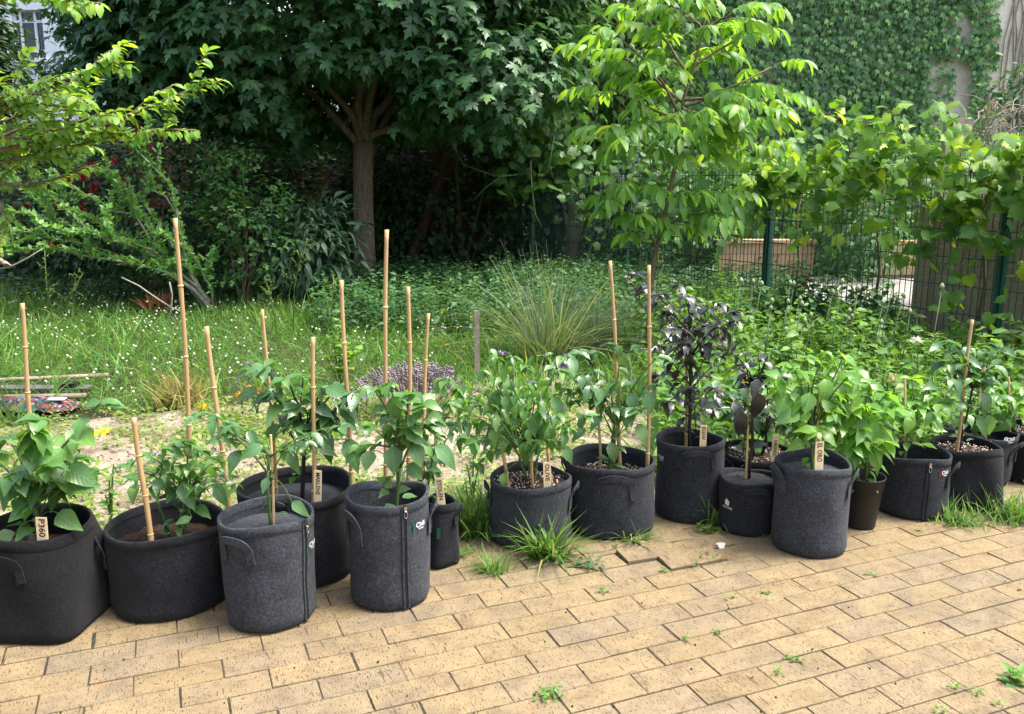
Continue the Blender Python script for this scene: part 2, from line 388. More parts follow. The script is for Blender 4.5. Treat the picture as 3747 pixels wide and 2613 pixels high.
def paver_mat():
    m, nt, b = newmat('clinker_paver'); oi = N(nt, 'ShaderNodeObjectInfo')
    g = N(nt, 'ShaderNodeNewGeometry'); w = g.outputs['Position']
    r = mth(nt, 'FRACT', mth(nt, 'ADD', oi.outputs['Random'], g.outputs['Random Per Island']))
    base = ramp(nt, r, [(0, (.19, .145, .08)), (.3, (.215, .168, .096)), (.6, (.205, .158, .09)), (.82, (.198, .157, .1)), (1, (.182, .147, .097))])
    rot = N(nt, 'ShaderNodeVectorRotate', rotation_type='Z_AXIS'); rot.inputs['Angle'].default_value = -R(22.3); nt.links.new(w, rot.inputs['Vector'])
    def stretched(sx, sy):
        mp = N(nt, 'ShaderNodeMapping'); mp.inputs['Scale'].default_value = (sx, sy, 1); nt.links.new(rot.outputs[0], mp.inputs[0]); return mp.outputs[0]
    blot = noise(nt, 11, 5, .65, w); c = mixc(nt, .9, base, ramp(nt, blot, [(.3, (.7, .67, .66)), (.5, (1, 1, 1)), (.72, (1.15, 1.14, 1.08))]), 'MULTIPLY')
    band = noise(nt, 30, 3, .6, stretched(.25, 1)); c = mixc(nt, .5, c, ramp(nt, band, [(.3, (.82, .8, .78)), (.65, (1.08, 1.08, 1.05))]), 'MULTIPLY')
    grey = noise(nt, 4.5, 4, .65, w, .5); c = mixc(nt, ramp(nt, grey, [(.5, (0, 0, 0)), (.7, (.7, .7, .7))]), c, (.125, .102, .076))
    rust = noise(nt, 3.7, 3, .5, w, .6); c = mixc(nt, ramp(nt, rust, [(.68, (0, 0, 0)), (.78, (.5, .5, .5))]), c, (.3, .135, .05))
    fine = noise(nt, 300, 3, .75, w); c = mixc(nt, .85, c, ramp(nt, fine, [(.36, (.45, .4, .36)), (.5, (1, 1, 1)), (.62, (1.3, 1.29, 1.22))]), 'MULTIPLY')
    pit = ramp(nt, noise(nt, 210, 1, .5, stretched(1, .3)), [(.62, (0, 0, 0)), (.66, (1, 1, 1))]); c = mixc(nt, mixc(nt, 1.0, pit, (.85, .85, .85), 'MULTIPLY'), c, (.07, .048, .028))
    crack = ramp(nt, noise(nt, 95, 1, .5, stretched(1, .12)), [(.69, (0, 0, 0)), (.71, (1, 1, 1))]); c = mixc(nt, mixc(nt, 1.0, crack, (.8, .8, .8), 'MULTIPLY'), c, (.06, .042, .025))
    nt.links.new(c, b.inputs['Base Color']); b.inputs['Roughness'].default_value = .78; b.inputs['Specular IOR Level'].default_value = .25
    bump(nt, b, mth(nt, 'SUBTRACT', fine, pit), .5, .003); return m
M['paver'] = paver_mat()

def ground_mat(name, a, b_, c, s=6):
    m, nt, b = newmat(name); v = worldpos(nt)
    n1 = noise(nt, s, 5, .65, v); n2 = noise(nt, 90, 4, .7, v)
    col = mixc(nt, .75, ramp(nt, n1, [(.3, a), (.5, b_), (.72, c)]), ramp(nt, n2, [(.3, (.5, .48, .46)), (.55, (1, 1, 1)), (.7, (1.3, 1.28, 1.22))]), 'MULTIPLY')
    nt.links.new(col, b.inputs['Base Color']); b.inputs['Roughness'].default_value = .95; b.inputs['Specular IOR Level'].default_value = .1
    bump(nt, b, mth(nt, 'ADD', n2, n1), .8, .02); return m
M['earth'] = ground_mat('earth', (.035, .04, .02), (.05, .06, .026), (.07, .08, .035))
M['sand'] = ground_mat('sandy_soil', (.16, .125, .09), (.33, .275, .215), (.44, .38, .31), 4)
M['jointsand'] = ground_mat('joint_sand', (.035, .034, .026), (.065, .06, .046), (.1, .09, .068), 12)
M['gravel'] = ground_mat('pale_path', (.26, .245, .22), (.33, .315, .29), (.38, .365, .34), 3)
def wallmat():
    m, nt, b = newmat('beige_plaster'); v = objco(nt); n1 = noise(nt, 1.2, 5, .6, v); n2 = noise(nt, 14, 5, .7, v)
    c = mixc(nt, .6, ramp(nt, n1, [(.3, (.44, .39, .32)), (.6, (.62, .57, .49)), (.75, (.56, .54, .5))]), ramp(nt, n2, [(.3, (.75, .73, .7)), (.6, (1.05, 1.05, 1.03))]), 'MULTIPLY')
    nt.links.new(c, b.inputs['Base Color']); b.inputs['Roughness'].default_value = .95; bump(nt, b, n2, .4, .02); return m
M['beige'] = wallmat()
def brickmat(name, a, c, d):
    m, nt, b = newmat(name); oi = N(nt, 'ShaderNodeObjectInfo'); g = N(nt, 'ShaderNodeNewGeometry')
    r = mth(nt, 'FRACT', mth(nt, 'ADD', oi.outputs['Random'], g.outputs['Random Per Island']))
    n = noise(nt, 45, 4, .7, g.outputs['Position']); col = mixc(nt, .6, ramp(nt, r, [(0, a), (.5, c), (1, d)]), ramp(nt, n, [(.3, (.7, .7, .7)), (.65, (1.15, 1.15, 1.1))]), 'MULTIPLY')
    nt.links.new(col, b.inputs['Base Color']); b.inputs['Roughness'].default_value = .9; bump(nt, b, n, .4, .01); return m
M['redbrick'] = brickmat('red_brick', (.11, .055, .04), (.15, .075, .055), (.09, .055, .045))
M['tanbrick'] = brickmat('tan_brick', (.5, .31, .17), (.58, .38, .22), (.46, .29, .17))
M['mortar'] = plain('mortar', (.24, .22, .19), None, 20, .95)
def plankmat():
    m, nt, b = newmat('weathered_plank'); v = objco(nt); oi = N(nt, 'ShaderNodeObjectInfo')
    mp = N(nt, 'ShaderNodeMapping'); mp.inputs['Scale'].default_value = (.8, 10, 10); nt.links.new(v, mp.inputs[0])
    ad = N(nt, 'ShaderNodeVectorMath', operation='ADD'); nt.links.new(mp.outputs[0], ad.inputs[0]); nt.links.new(oi.outputs['Random'], ad.inputs[1])
    n = noise(nt, 5, 5, .6, ad.outputs[0], .8)
    nt.links.new(mixc(nt, .5, ramp(nt, n, [(.3, (.2, .155, .115)), (.55, (.34, .275, .21)), (.75, (.42, .35, .28))]), ramp(nt, oi.outputs['Random'], [(0, (.8, .8, .8)), (1, (1.2, 1.18, 1.15))]), 'MULTIPLY'), b.inputs['Base Color'])
    b.inputs['Roughness'].default_value = .85; bump(nt, b, n, .4, .01); return m
M['plank'] = plankmat()
def glassmat():
    m, nt, b = newmat('dark_window_glass'); b.inputs['Base Color'].default_value = (.03, .035, .045, 1); b.inputs['Roughness'].default_value = .06; b.inputs['Specular IOR Level'].default_value = .6; return m
M['glass'] = glassmat()
def sackmat():
    m, nt, b = newmat('printed_soil_sack'); v = objco(nt); vo = N(nt, 'ShaderNodeTexVoronoi'); vo.inputs['Scale'].default_value = 55; nt.links.new(v, vo.inputs['Vector'])
    sx = N(nt, 'ShaderNodeSeparateColor'); nt.links.new(vo.outputs['Color'], sx.inputs[0])
    c = ramp(nt, sx.outputs[0], [(0, (.26, .25, .24)), (.16, (.2, .04, .04)), (.36, (.02, .025, .03)), (.62, (.2, .08, .07)), (.72, (.24, .23, .22)), (.8, (.02, .1, .16))], 'CONSTANT')
    nt.links.new(c, b.inputs['Base Color']); b.inputs['Roughness'].default_value = .35; return m
M['sack'] = sackmat()

# ------------------------------------------------------------------ the setting: ground, terrace, soil bed, path
AL = R(67.7)
LD = Vector((math.sin(AL), math.cos(AL), 0)); WD = Vector((-math.cos(AL), math.sin(AL), 0))
E0 = G(1030, 1200); PL, PW = .2515, .1109
A0 = Vector((-.134 * H, 1.635 * H, 0))
def wdist(p):
    p = np.asarray(p, float).reshape(-1, 3); return (p[:, 0] - E0.x) * WD.x + (p[:, 1] - E0.y) * WD.y
setp(MB().box((-60, -30, -.6), (60, 70, -.035)).build('ground', M['earth'], None, False), kind='structure')

# terrace: a bed of joint sand with every paver on it
JE = int(round((E0 - A0).dot(WD) / PW))                # rows up to the edge
ledge = A0 + WD * (PW * JE)
tv = [ledge + LD * -9, ledge + LD * 9, ledge + LD * 9 - WD * 7, ledge + LD * -9 - WD * 7]
terr = setp(MB().add([(p.x, p.y, z) for z in (-.3, -.0035) for p in tv], [(7, 6, 5, 4), (0, 1, 5, 4), (1, 2, 6, 5), (2, 3, 7, 6), (3, 0, 4, 7)]).build('terrace', M['jointsand'], None, False), kind='structure')
hx, hy, ch = PL / 2 - .0024, PW / 2 - .0021, .0018
pavs = []
for q in range(4):
    b = MB(); j = lambda: rng.uniform(-.0012, .0012)
    V = [(sx * hx, sy * hy, -.045) for sx, sy in ((-1, -1), (1, -1), (1, 1), (-1, 1))]
    V += [(sx * hx + j(), sy * hy + j(), -ch) for sx, sy in ((-1, -1), (1, -1), (1, 1), (-1, 1))]
    V += [(sx * (hx - ch) + j(), sy * (hy - ch) + j(), 0) for sx, sy in ((-1, -1), (1, -1), (1, 1), (-1, 1))]
    b.add(V, [(0, 1, 5, 4), (1, 2, 6, 5), (2, 3, 7, 6), (3, 0, 4, 7), (4, 5, 9, 8), (5, 6, 10, 9), (6, 7, 11, 10), (7, 4, 8, 11), (8, 9, 10, 11)])
    pm = b.mesh('paver', False); pm.materials.append(M['paver']); pavs.append(pm)
cells = []
for jj in range(JE - 34, JE):
    for i in range(-26, 28):
        c = A0 + WD * (PW * (jj + .5)) + LD * (PL * (i + .5 + (.5 if jj % 2 == 0 else 0)))
        if c.y < -.8: continue
        u, v, d = proj(c); cells.append((c, float(u[0]), float(v[0]), float(d[0]), jj, i))
inview = sorted([k for k in cells if -90 < k[1] < 2390 and k[2] < 1680 and k[0].y > 1.5], key=lambda k: k[3])
nview = len(inview); solo = set(id(k) for k in inview[:300])
rest = MB(); ang = math.atan2(LD.y, LD.x)
for k in cells:
    c, u, v, d, jj, i = k
    tz = rng.normal(0, .0005); tx, ty, tr = rng.normal(0, .0022), rng.normal(0, .0018), rng.normal(0, .003)
    sh = LD * rng.normal(0, .0012)
    if 1360 < u < 1610 and 1200 < v < 1262: tz += .006 + .006 * ((i + jj) % 2); tx += rng.normal(.03, .035); ty += rng.normal(0, .02); tr += rng.normal(0, .035)
    elif jj >= JE - 4: tz += rng.normal(0, .0012); tx += rng.normal(0, .008); ty += rng.normal(0, .006); tr += rng.normal(0, .012)
    mm = Matrix.Translation(c + sh + Vector((0, 0, tz))) @ Matrix.Rotation(ang + tr, 4, 'Z') @ Matrix.Rotation(tx, 4, 'X') @ Matrix.Rotation(ty, 4, 'Y')
    if id(k) in solo:
        o = link('paver', pavs[rng.integers(0, 4)], terr); o.matrix_basis = mm
    else:
        pm = pavs[rng.integers(0, 4)]; rest.add([mm @ w.co for w in pm.vertices], [tuple(f.vertices) for f in pm.polygons])
if rest.v: setp(rest.build('far_pavers', M['paver'], terr, False), kind='stuff')

def sample(n, y0, y1, spread=.66):
    y = np.sqrt(rng.uniform(y0 * y0, y1 * y1, n)); x = rng.uniform(-spread, spread, n) * y
    return np.stack([x, y, np.zeros(n)], 1)
def lump(p):
    return (np.sin(p[:, 0] * 1.7 + .4) * np.cos(p[:, 1] * 1.3) * .5 + np.sin(p[:, 0] * 4.1 + p[:, 1] * 3.3) * .3 + np.sin(p[:, 0] * 9.3 - p[:, 1] * 7.1) * .2)
def bedmask(p):
    u, v, d = proj(p); w = wdist(p); e = lump(p)
    return (w > .03) & (v > 905 + e * 28) & (u < 1490 + e * 50) & ((u > 90) | (v > 955 + 40 * e))
# sandy soil bed, uneven
nx, ny = 120, 46; gx = np.linspace(-4.6, 2.2, nx); gw = np.linspace(-.06, 3.0, ny)
pts = np.array([[*(E0 + LD * float(a) + WD * float(b))[:2], 0] for b in gw for a in gx])
pts[:, 2] = -.012 + lump(pts * 2.2) * .012 + rng.normal(0, .004, len(pts))
fade = np.minimum.reduce([np.repeat((gw - gw[0]) / .12, nx), np.repeat((gw[-1] - gw) / .4, nx), np.tile((gx[-1] - gx) / .5, ny), np.tile((gx - gx[0]) / .5, ny)]).clip(0, 1)
pts[:, 2] = pts[:, 2] * fade - .07 * (1 - fade)
fc = [(i + j * nx, i + 1 + j * nx, i + 1 + (j + 1) * nx, i + (j + 1) * nx) for j in range(ny - 1) for i in range(nx - 1)]
setp(MB().add(pts, fc).build('soil_bed', M['sand']), kind='structure')
b = MB()
pp = [G(1800, 668), G(2020, 690), G(2075, 700), G(2060, 622), G(1815, 618)]
pp = [Vector((p.x, p.y, -.02)) for p in pp]
far_off = [Vector((12, 10.5, -.02)), Vector((13, 14, -.02))]
setp(b.add([pp[0], pp[1], far_off[0], far_off[1], pp[3], pp[4]], [(0, 1, 2, 3, 4, 5)]).build('path', M['gravel'], None, False), kind='structure')

# ------------------------------------------------------------------ plants as masses that nobody could count
def stuff(name, label, cat, mat, Ts, pos, d, n, size):
    me = joined(name, Ts, pos, frames(d, n), size); me.materials.append(mat)
    return setp(link(name, me), label, cat, None, 'stuff')
def lean(n, amt): return np.stack([rng.normal(0, amt, n), rng.normal(0, amt, n), np.ones(n)], 1)
def horiz(n):
    a = rng.uniform(0, 2 * np.pi, n); return np.stack([np.cos(a), np.sin(a), np.zeros(n)], 1)
def keep(p, *masks):
    k = np.ones(len(p), bool)
    for m in masks: k &= m
    return p[k]
def rightbed(p):
    u, v, d = proj(p); return (u > 1440 + 60 * lump(p)) & (wdist(p) > .0)
FA, FB = G(2226, 792), G(1715, 700)                 # two fence posts; the fence runs on through both
FD = FB - FA; FS = FD.length; FD = FD.normalized(); FN = Vector((FD.y, -FD.x, 0))     # FN points beyond the fence
def beyond(p): p = np.asarray(p).reshape(-1, 3); return (p[:, 0] - FA.x) * FN.x + (p[:, 1] - FA.y) * FN.y > .0

p = sample(90000, 4.4, 14.5); p = keep(p, ~bedmask(p), ~rightbed(p), wdist(p) > .02, rng.random(len(p)) < .75 + .35 * lump(p))
n = len(p); hgt = rng.uniform(.07, .2, n) * (1 + .5 * lump(p * .7))
p[:, 2] = -.03
stuff('lawn_grass', 'long uncut meadow grass between soil bed and maple', 'grass', M['lawn'], BLADE + FINE[:1], p, lean(n, .6), horiz(n), np.abs(hgt) * rng.uniform(.6, 1.5, n) + .03)
p = sample(60000, 4.6, 13); p = keep(p, ~bedmask(p), ~rightbed(p), wdist(p) > .02, rng.random(len(p)) < .5 + .6 * lump(p * 1.3 + 2))
n = len(p); p[:, 2] = rng.uniform(.0, .09, n)
stuff('clover_patch', 'low green clover growing through the meadow grass', 'clover', M['clover'], CLOVER, p, np.stack([rng.normal(0, .3, n), np.ones(n), rng.normal(0, .3, n)], 1), lean(n, .35), rng.uniform(.014, .028, n))
p = sample(5200, 5.2, 12); u, v, d = proj(p)
p = keep(p, ~bedmask(p), ~rightbed(p), wdist(p) > .02, u < 1030, rng.random(len(p)) < (.28 + .5 * lump(p * 1.1 + 5) + .3 * lump(p * 3.1)))
n = len(p); p[:, 2] = rng.uniform(.06, .16, n)
stuff('clover_flowers', 'small round white clover flowers dotted over the meadow', 'flowers', M['white'], [BALL], p, lean(n, .2), horiz(n), rng.uniform(.016, .026, n))
p = sample(900, 5.2, 11); u, v, d = proj(p); p = keep(p, ~bedmask(p), rng.random(len(p)) < .12 + .8 * ((u > 960) & (u < 1130) & (v > 735) & (v < 850)))
n = len(p); p[:, 2] = rng.uniform(.1, .3, n)
stuff('yellow_wildflowers', 'scattered yellow wildflowers in the meadow grass', 'flowers', M['yellow'], CLOVER, p, horiz(n), lean(n, .4), rng.uniform(.012, .022, n))
# weeds on the sandy bed
c = sample(2800, 3.0, 6.2); c = keep(c, bedmask(c), rng.random(len(c)) < .5 + .6 * lump(c * 2))
p = np.repeat(c, 34, 0) + rng.normal(0, 1, (len(c) * 34, 3)) * np.array([.055, .055, 0]); n = len(p); p[:, 2] = rng.uniform(-.012, .04, n)
stuff('bed_weeds', 'yellow green seedling weeds sprouting from the sandy soil', 'weeds', M['yellowweed'], SMALL + LANCE, p, np.concatenate([horiz(n)[:, :2], rng.uniform(.1, 1.1, (n, 1))], 1), lean(n, .3), rng.uniform(.015, .045, n))
p = sample(2600, 3.0, 6.3); p = keep(p, bedmask(p)); n = len(p); p[:, 2] = rng.uniform(-.014, .004, n)
stuff('soil_crumbs', 'crumbs of soil and small stones on the sandy bed', 'crumbs', plain('crumb', (.3, .24, .18), (.14, .1, .07), 9, .9), [BALL], p, lean(n, .5), horiz(n), rng.uniform(.005, .022, n))
# leafy bed in front of the fence
p = sample(2300, 3.6, 10.6, .62); p = keep(p, rightbed(p), ~beyond(p)); k = 15
c = np.repeat(p, k, 0); hh = rng.uniform(.1, .42, len(p)) * (1 + .4 * lump(p)); n = len(c); t = np.tile(np.linspace(.15, 1, k), len(p)); pos = c + horiz(n) * rng.uniform(0, .05, (n, 1)); pos[:, 2] = t * np.repeat(hh, k) - .02
dr = horiz(n); dr[:, 2] = rng.uniform(-.3, .6, n)
stuff('bed_foliage', 'dense leafy green weeds filling the bed before the fence', 'weeds', M['weed'], SMALL + OVAL, pos, dr, lean(n, .4), rng.uniform(.045, .115, n))
p = sample(9000, 3.6, 10.6, .62); p = keep(p, rightbed(p), ~beyond(p)); n = len(p); p[:, 2] = -.03
stuff('bed_grass', 'thin grass blades among the leafy bed weeds', 'grass', M['grass'], BLADE, p, lean(n, .4), horiz(n), rng.uniform(.1, .4, n))
# ground cover in the shade under the trees and beyond the fence
p = sample(30000, 10.5, 17, .6); p = keep(p, ~rightbed(p) | beyond(p)); n = len(p); p[:, 2] = rng.uniform(0, .32, n) * rng.uniform(.2, 1, n)
u, v, d = proj(p); p = p[~((u > 1790) & (u < 2110) & (p[:, 1] > 9.5) & (p[:, 1] < 14))]; n = len(p); dr = horiz(n); dr[:, 2] = rng.uniform(-.2, .5, n)
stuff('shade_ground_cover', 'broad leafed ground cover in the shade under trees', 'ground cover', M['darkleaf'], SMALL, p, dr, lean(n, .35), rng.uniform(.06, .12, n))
p = sample(4200, 8.2, 12.5, .56); u, v, d = proj(p); p = keep(p, (u > 700) & (u < 1500), ~beyond(p), v < 760); k = 12
c = np.repeat(p, k, 0)[:60000]; n = len(c); hh = np.repeat(rng.uniform(.15, .5, len(p)), k)[:n]; c = c + horiz(n) * rng.uniform(0, .05, (n, 1)); c[:, 2] = np.tile(np.linspace(.1, 1, k), len(p))[:n] * hh; dr = horiz(n); dr[:, 2] = rng.uniform(-.2, .6, n)
stuff('wild_herbs', 'knee high leafy wild herbs before the shaded corner', 'weeds', M['nettle'], SMALL, c, dr, lean(n, .35), rng.uniform(.04, .09, n))

# ------------------------------------------------------------------ leafy volumes
def clumps(center, rad, k, m, rc, shell=.55, zmin=None, droop=.35, facing=None):
    """k clumps of m leaves in an ellipsoid; returns places, directions, normals"""
    v = unit(rng.normal(0, 1, (k, 3))); rr = rng.uniform(shell ** 3, 1, (k, 1)) ** (1 / 3); cc = np.asarray(center) + v * rr * np.asarray(rad)
    if zmin is not None: cc = cc[cc[:, 2] > zmin]
    k = len(cc); off = rng.normal(0, 1, (k * m, 3)) * np.array([1, 1, .55]) * rc
    pos = np.repeat(cc, m, 0) + off
    out = unit((pos - np.asarray(center)) / np.asarray(rad))
    d = unit(off) * .7 + out * .8 + rng.normal(0, .35, pos.shape); d[:, 2] -= droop
    nn = out * .7 + np.array([0, 0, .9]) + rng.normal(0, .3, pos.shape)
    return pos, d, nn
def bush(name, label, cat, base, center, rad, k, m, rc, Ts, size, mat, stem=None, singles=300, group=None, shell=.55, stems=5, droop=.35, sr=.018, zmin=.05):
    root = empty(name, base, label, cat, group); pos, d, nn = clumps(center, rad, k, m, rc, shell, zmin, droop)
    foliage(root, Ts, pos, frames(d, nn), rng.uniform(size * .6, size * 1.2, len(pos)), mat, singles)
    for i in range(stems):
        tip = Vector([center[a] + rng.uniform(-.65, .65) * rad[a] for a in range(3)])
        b0 = Vector(base) + Vector((rng.uniform(-.08, .08), rng.uniform(-.08, .08), -.04))
        mid = (b0 + tip) / 2 + Vector((rng.uniform(-.15, .15), rng.uniform(-.15, .15), .1))
        MB().tube([q - Vector(base) for q in wob(bez(b0, mid, tip, 7), .012)], [sr * (1 - .7 * t / 6) for t in range(7)], 6).build('stem', stem or M['twig'], root)
    return root

# ------------------------------------------------------------------ buildings and walls
# unseen house block, added behind the viewer to shade terrace and bag fronts
shade_block = setp(empty('added_shade_house', (-5, -1.6, 0)), kind='structure')
for lo, hi in (((-9, -8, -.2), (3.2, 0, .02)), ((-9, -8, .02), (3.2, 0, .9)), ((-9, -8, 2.3), (3.2, 0, 6.2))): MB().box(lo, hi).build('wall', M['beige'], shade_block, False)
for a, b_ in ((-9, -6.5), (-5.3, -2.6), (-1.4, 1.2), (2.2, 3.2)): MB().box((a, -8, .9), (b_, 0, 2.3)).build('wall', M['beige'], shade_block, False)
for a, b_ in ((-6.5, -5.3), (-2.6, -1.4), (1.2, 2.2)): MB().box((a, -.3, .9), (b_, -.22, 2.3)).build('window', M['glass'], shade_block, False)
bw = empty('white_building', (-15, 24, 0), 'white plastered house with a white barred window behind the trees', 'building')
def rel(root, mb, name, mat, parent=None, smooth=False):
    o = Vector(root.location); mb.v = [tuple(Vector(p) - o) for p in mb.v]; return mb.build(name, mat, parent or root, smooth)
YB = 24.0
wl, wr, wt, wb_ = P(28, 70, YB).x, P(97, 70, YB).x, P(60, 22, YB).z, P(60, 131, YB).z
mb = MB()
x0, x1, z1 = -22, -6.5, 13
for lo, hi in (((x0, YB, -.2), (wl, YB + .35, z1)), ((wr, YB, -.2), (x1, YB + .35, z1)), ((wl, YB, -.2), (wr, YB + .35, wb_)), ((wl, YB, wt), (wr, YB + .35, z1)), ((x1 - .35, YB + .36, -.2), (x1, YB + 9, z1))):
    rel(bw, MB().box(lo, hi), 'wall', M['render_white'])
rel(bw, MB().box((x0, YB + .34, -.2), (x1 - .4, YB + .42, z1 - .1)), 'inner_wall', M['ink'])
rel(bw, MB().box((x0 - .3, YB - .4, z1), (x1 + .3, YB + 9.3, z1 + .4)), 'roof', M['mortar'])
win = rel(bw, MB().box((wl - .06, YB - .09, wb_ - .1), (wr + .06, YB + .02, wb_ - .01)), 'window_sill', M['framewhite'])
xs = [wl, P(45.5, 70, YB).x, P(78, 70, YB).x, wr]; zs = [wb_, P(60, 112, YB).z, P(60, 46, YB).z, wt]
wf = rel(bw, MB().box((wl, YB + .1, wb_), (wl + .07, YB + .2, wt)), 'window', M['framewhite'])
for i in range(1, 4): rel(bw, MB().box((xs[i] - .055, YB + .1, wb_), (xs[i] + .01, YB + .2, wt)), 'window_frame', M['framewhite'], wf).location = (0, 0, 0)
for i in range(4): rel(bw, MB().box((wl, YB + .11, zs[i] - .04), (wr, YB + .195, zs[i] + .03)), 'window_frame', M['framewhite'], wf)
for i in range(3):
    for j in range(3): rel(bw, MB().box((xs[i] + .01, YB + .15, zs[j] + .03), (xs[i + 1] - .055, YB + .16, zs[j + 1] - .04)), 'pane', M['glass'], wf)

# wall of the next house, grown over with creeper
YW = 17.0
bi = empty('plastered_building', (8, YW, 0), 'beige plastered building wall largely hidden by climbing creeper', 'building')
rel(bi, MB().box((.4, YW, -.2), (19, YW + 8, 13)), 'wall', M['beige'])
rel(bi, MB().box((.2, YW - .3, 13), (19.2, YW + 8.3, 13.4)), 'roof', M['mortar'])
iv = empty('wall_creeper', (7, YW - .05, 0), 'dense green creeper covering the beige building wall', 'creeper')
n = 34000; px = rng.uniform(.5, 10.6, n); pz = np.concatenate([rng.uniform(.3, 6.2, int(n * .8)), rng.uniform(6.2, 12, n - int(n * .8))])
p = np.stack([px, np.full(n, YW) - rng.uniform(.03, .22, n), pz], 1); u, v, d = proj(p)
e = lump(p * np.array([1.5, 1, 1.5]) + 1) * 16 + rng.normal(0, 5, n)
edge = np.where(v < 150, 2238, 2222) + e
bare = (u > 2126 + (268 - v) * .16 + e * .6) & (u < 2178 + e * .5) & (v > 128 + e) & (v < 330)
bare |= (u > 2148 + e * .4) & (u < 2178 + e * .4) & (v > 34) & (v < 82 + e)
thin = (u > 2085) & (u < 2140) & (v > 120)
k = (u < edge) & ~bare & ~(thin & (rng.random(n) < .7)); p = p[k]; n = len(p)
dr = np.stack([rng.normal(0, .45, n), -rng.uniform(.1, .5, n), -np.ones(n)], 1); nn = np.stack([rng.normal(0, .3, n), -np.ones(n), rng.uniform(.1, .9, n)], 1)
foliage(iv, IVY, p, frames(dr, nn), rng.uniform(.08, .165, n), M['ivy'], 300)
for i in range(16):
    x = P(rng.uniform(2248, 2345), 100, YW).x; pts_ = [Vector((x + rng.normal(0, .05) + .08 * math.sin(z * 1.7 + i), YW - .02, z)) for z in np.linspace(0, 9, 12)]
    rel(iv, MB().tube(pts_, [.016 * (1 - .06 * t) for t in range(12)], 5), 'vine_stem', M['stick'])

# old brick wall in the shade behind the maple
YBR = 16.6
bk = empty('brick_wall', (-4, YBR, 0), 'old red brick garden wall in deep shade behind maple', 'wall')
rel(bk, MB().box((-11, YBR + .02, -.2), (.2, YBR + .3, 2.6)), 'wall_core', M['mortar'])
bm = MB().box((-.105, -.02, 0), (.105, .05, .056)).mesh('brick', False); bm.materials.append(M['redbrick'])
bricks = []
for r_ in range(36):
    for i in range(-48, 2):
        x = i * .225 + (.1125 if r_ % 2 else 0); z = .02 + r_ * .069; bricks.append((x, z))
u, v, d = proj([(x, YBR, z) for x, z in bricks]); sel = (u > 560) & (u < 745) & (v > 350) & (v < 560); solo_b = np.where(sel)[0][:300]
ss = set(solo_b.tolist()); mb = MB()
for i, (x, z) in enumerate(bricks):
    yo = rng.normal(0, .004)
    if i in ss: link('brick', bm, bk).location = (x + 4, yo, z)
    else: mb.box((x - .105, YBR - .02 + yo, z), (x + .105, YBR + .05, z + .056))
setp(rel(bk, mb, 'brickwork', M['redbrick']), kind='stuff')

# low tan brick planters beyond the fence
def low_wall(label, ua, ub, vt, vb, y, h):
    a, b_ = P(ua, vb, y), P(ub, vb, y); root = empty('low_brick_wall', ((a.x + b_.x) / 2, y, 0), label, 'wall', 'low brick walls beyond the fence')
    L = b_.x - a.x; rows = max(3, int(h / .14)); rh = h / rows; nb = max(2, int(L / .32)); bl = L / nb
    MB().box((-L / 2 + .01, .012, -.05), (L / 2 - .01, .24, h - .02)).build('wall_core', M['mortar'], root, False)
    me = MB().box((-bl / 2 + .006, 0, .006), (bl / 2 - .006, .12, rh - .006)).mesh('brick', False); me.materials.append(M['tanbrick'])
    hm = MB().box((-bl / 4 + .006, 0, .006), (bl / 4 - .006, .12, rh - .006)).mesh('half_brick', False); hm.materials.append(M['tanbrick'])
    for r_ in range(rows):
        for i in range(nb + (r_ % 2)):
            if r_ % 2 and i in (0, nb): link('brick', hm, root).location = (-L / 2 + bl / 4 if i == 0 else L / 2 - bl / 4, rng.normal(0, .003), r_ * rh)
            else: link('brick', me, root).location = (-L / 2 + bl * (i + .5) - (bl / 2 if r_ % 2 else 0), rng.normal(0, .003), r_ * rh)
    MB().box((-L / 2 - .03, -.03, h), (L / 2 + .03, .28, h + .05)).build('coping', M['tanbrick'], root, False)
low_wall('low tan brick planter wall behind the wire fence beside pale path', 1610, 1822, 565, 622, 13.8, .52)
low_wall('low tan brick wall end half hidden by grape leaves beyond fence', 1965, 2125, 555, 620, 13.9, .5)

# ------------------------------------------------------------------ fence, plank screen, posts
ftop = P(1715, 380, FB.y).z
fence = empty('wire_fence', FA, 'dark green welded wire mesh fence with square posts', 'fence')
fr = Matrix(((FD.x, FN.x, 0), (FD.y, FN.y, 0), (0, 0, 1))).to_4x4()       # local x along the fence, y beyond
def fpart(mb, name, mat, parent=fence): mb.v = [tuple(fr @ Vector(p)) for p in mb.v]; return mb.build(name, mat, parent, False)
for k in range(-1, 5):
    s = k * FS; po = fpart(MB().box((s - .03, -.03, -.2), (s + .03, .03, ftop + .03)), 'post', M['fence']); fpart(MB().box((s - .034, -.034, ftop + .031), (s + .034, .034, ftop + .045)), 'post_cap', M['fence'], po)
    fpart(MB().box((s - .012, -.052, .05), (s + .022, -.031, ftop)), 'clamp_strip', M['fence'], po)
    if k < 4:
        wires = MB(); x = s + .04
        while x < s + FS - .03:
            wires.box((x - .003, -.043, .03), (x + .003, -.037, ftop)); x += .062
        pn = setp(fpart(wires, 'wire_panel', M['fence']), kind='stuff'); z = .06
        while z < ftop:
            fpart(MB().box((s + .03, -.053, z - .0045), (s + FS - .03, -.0435, z + .0045)), 'cross_wire', M['fence'], pn); z += .248
ps = empty('plank_screen', FA + FN * .25, 'weathered horizontal plank screen standing behind the wire fence', 'screen')
s0, s1 = 1.02, -2.6; off = .28
def srel(mb, name, mat): mb.v = [tuple((fr @ Vector(p)) - FN * .25) for p in mb.v]; return mb.build(name, mat, ps, False)
for s in (s0, -1.1): srel(MB().box((s - .055, off + .01, -.2), (s + .055, off + .1, 1.3)), 'post', M['plank'])
pz = .02
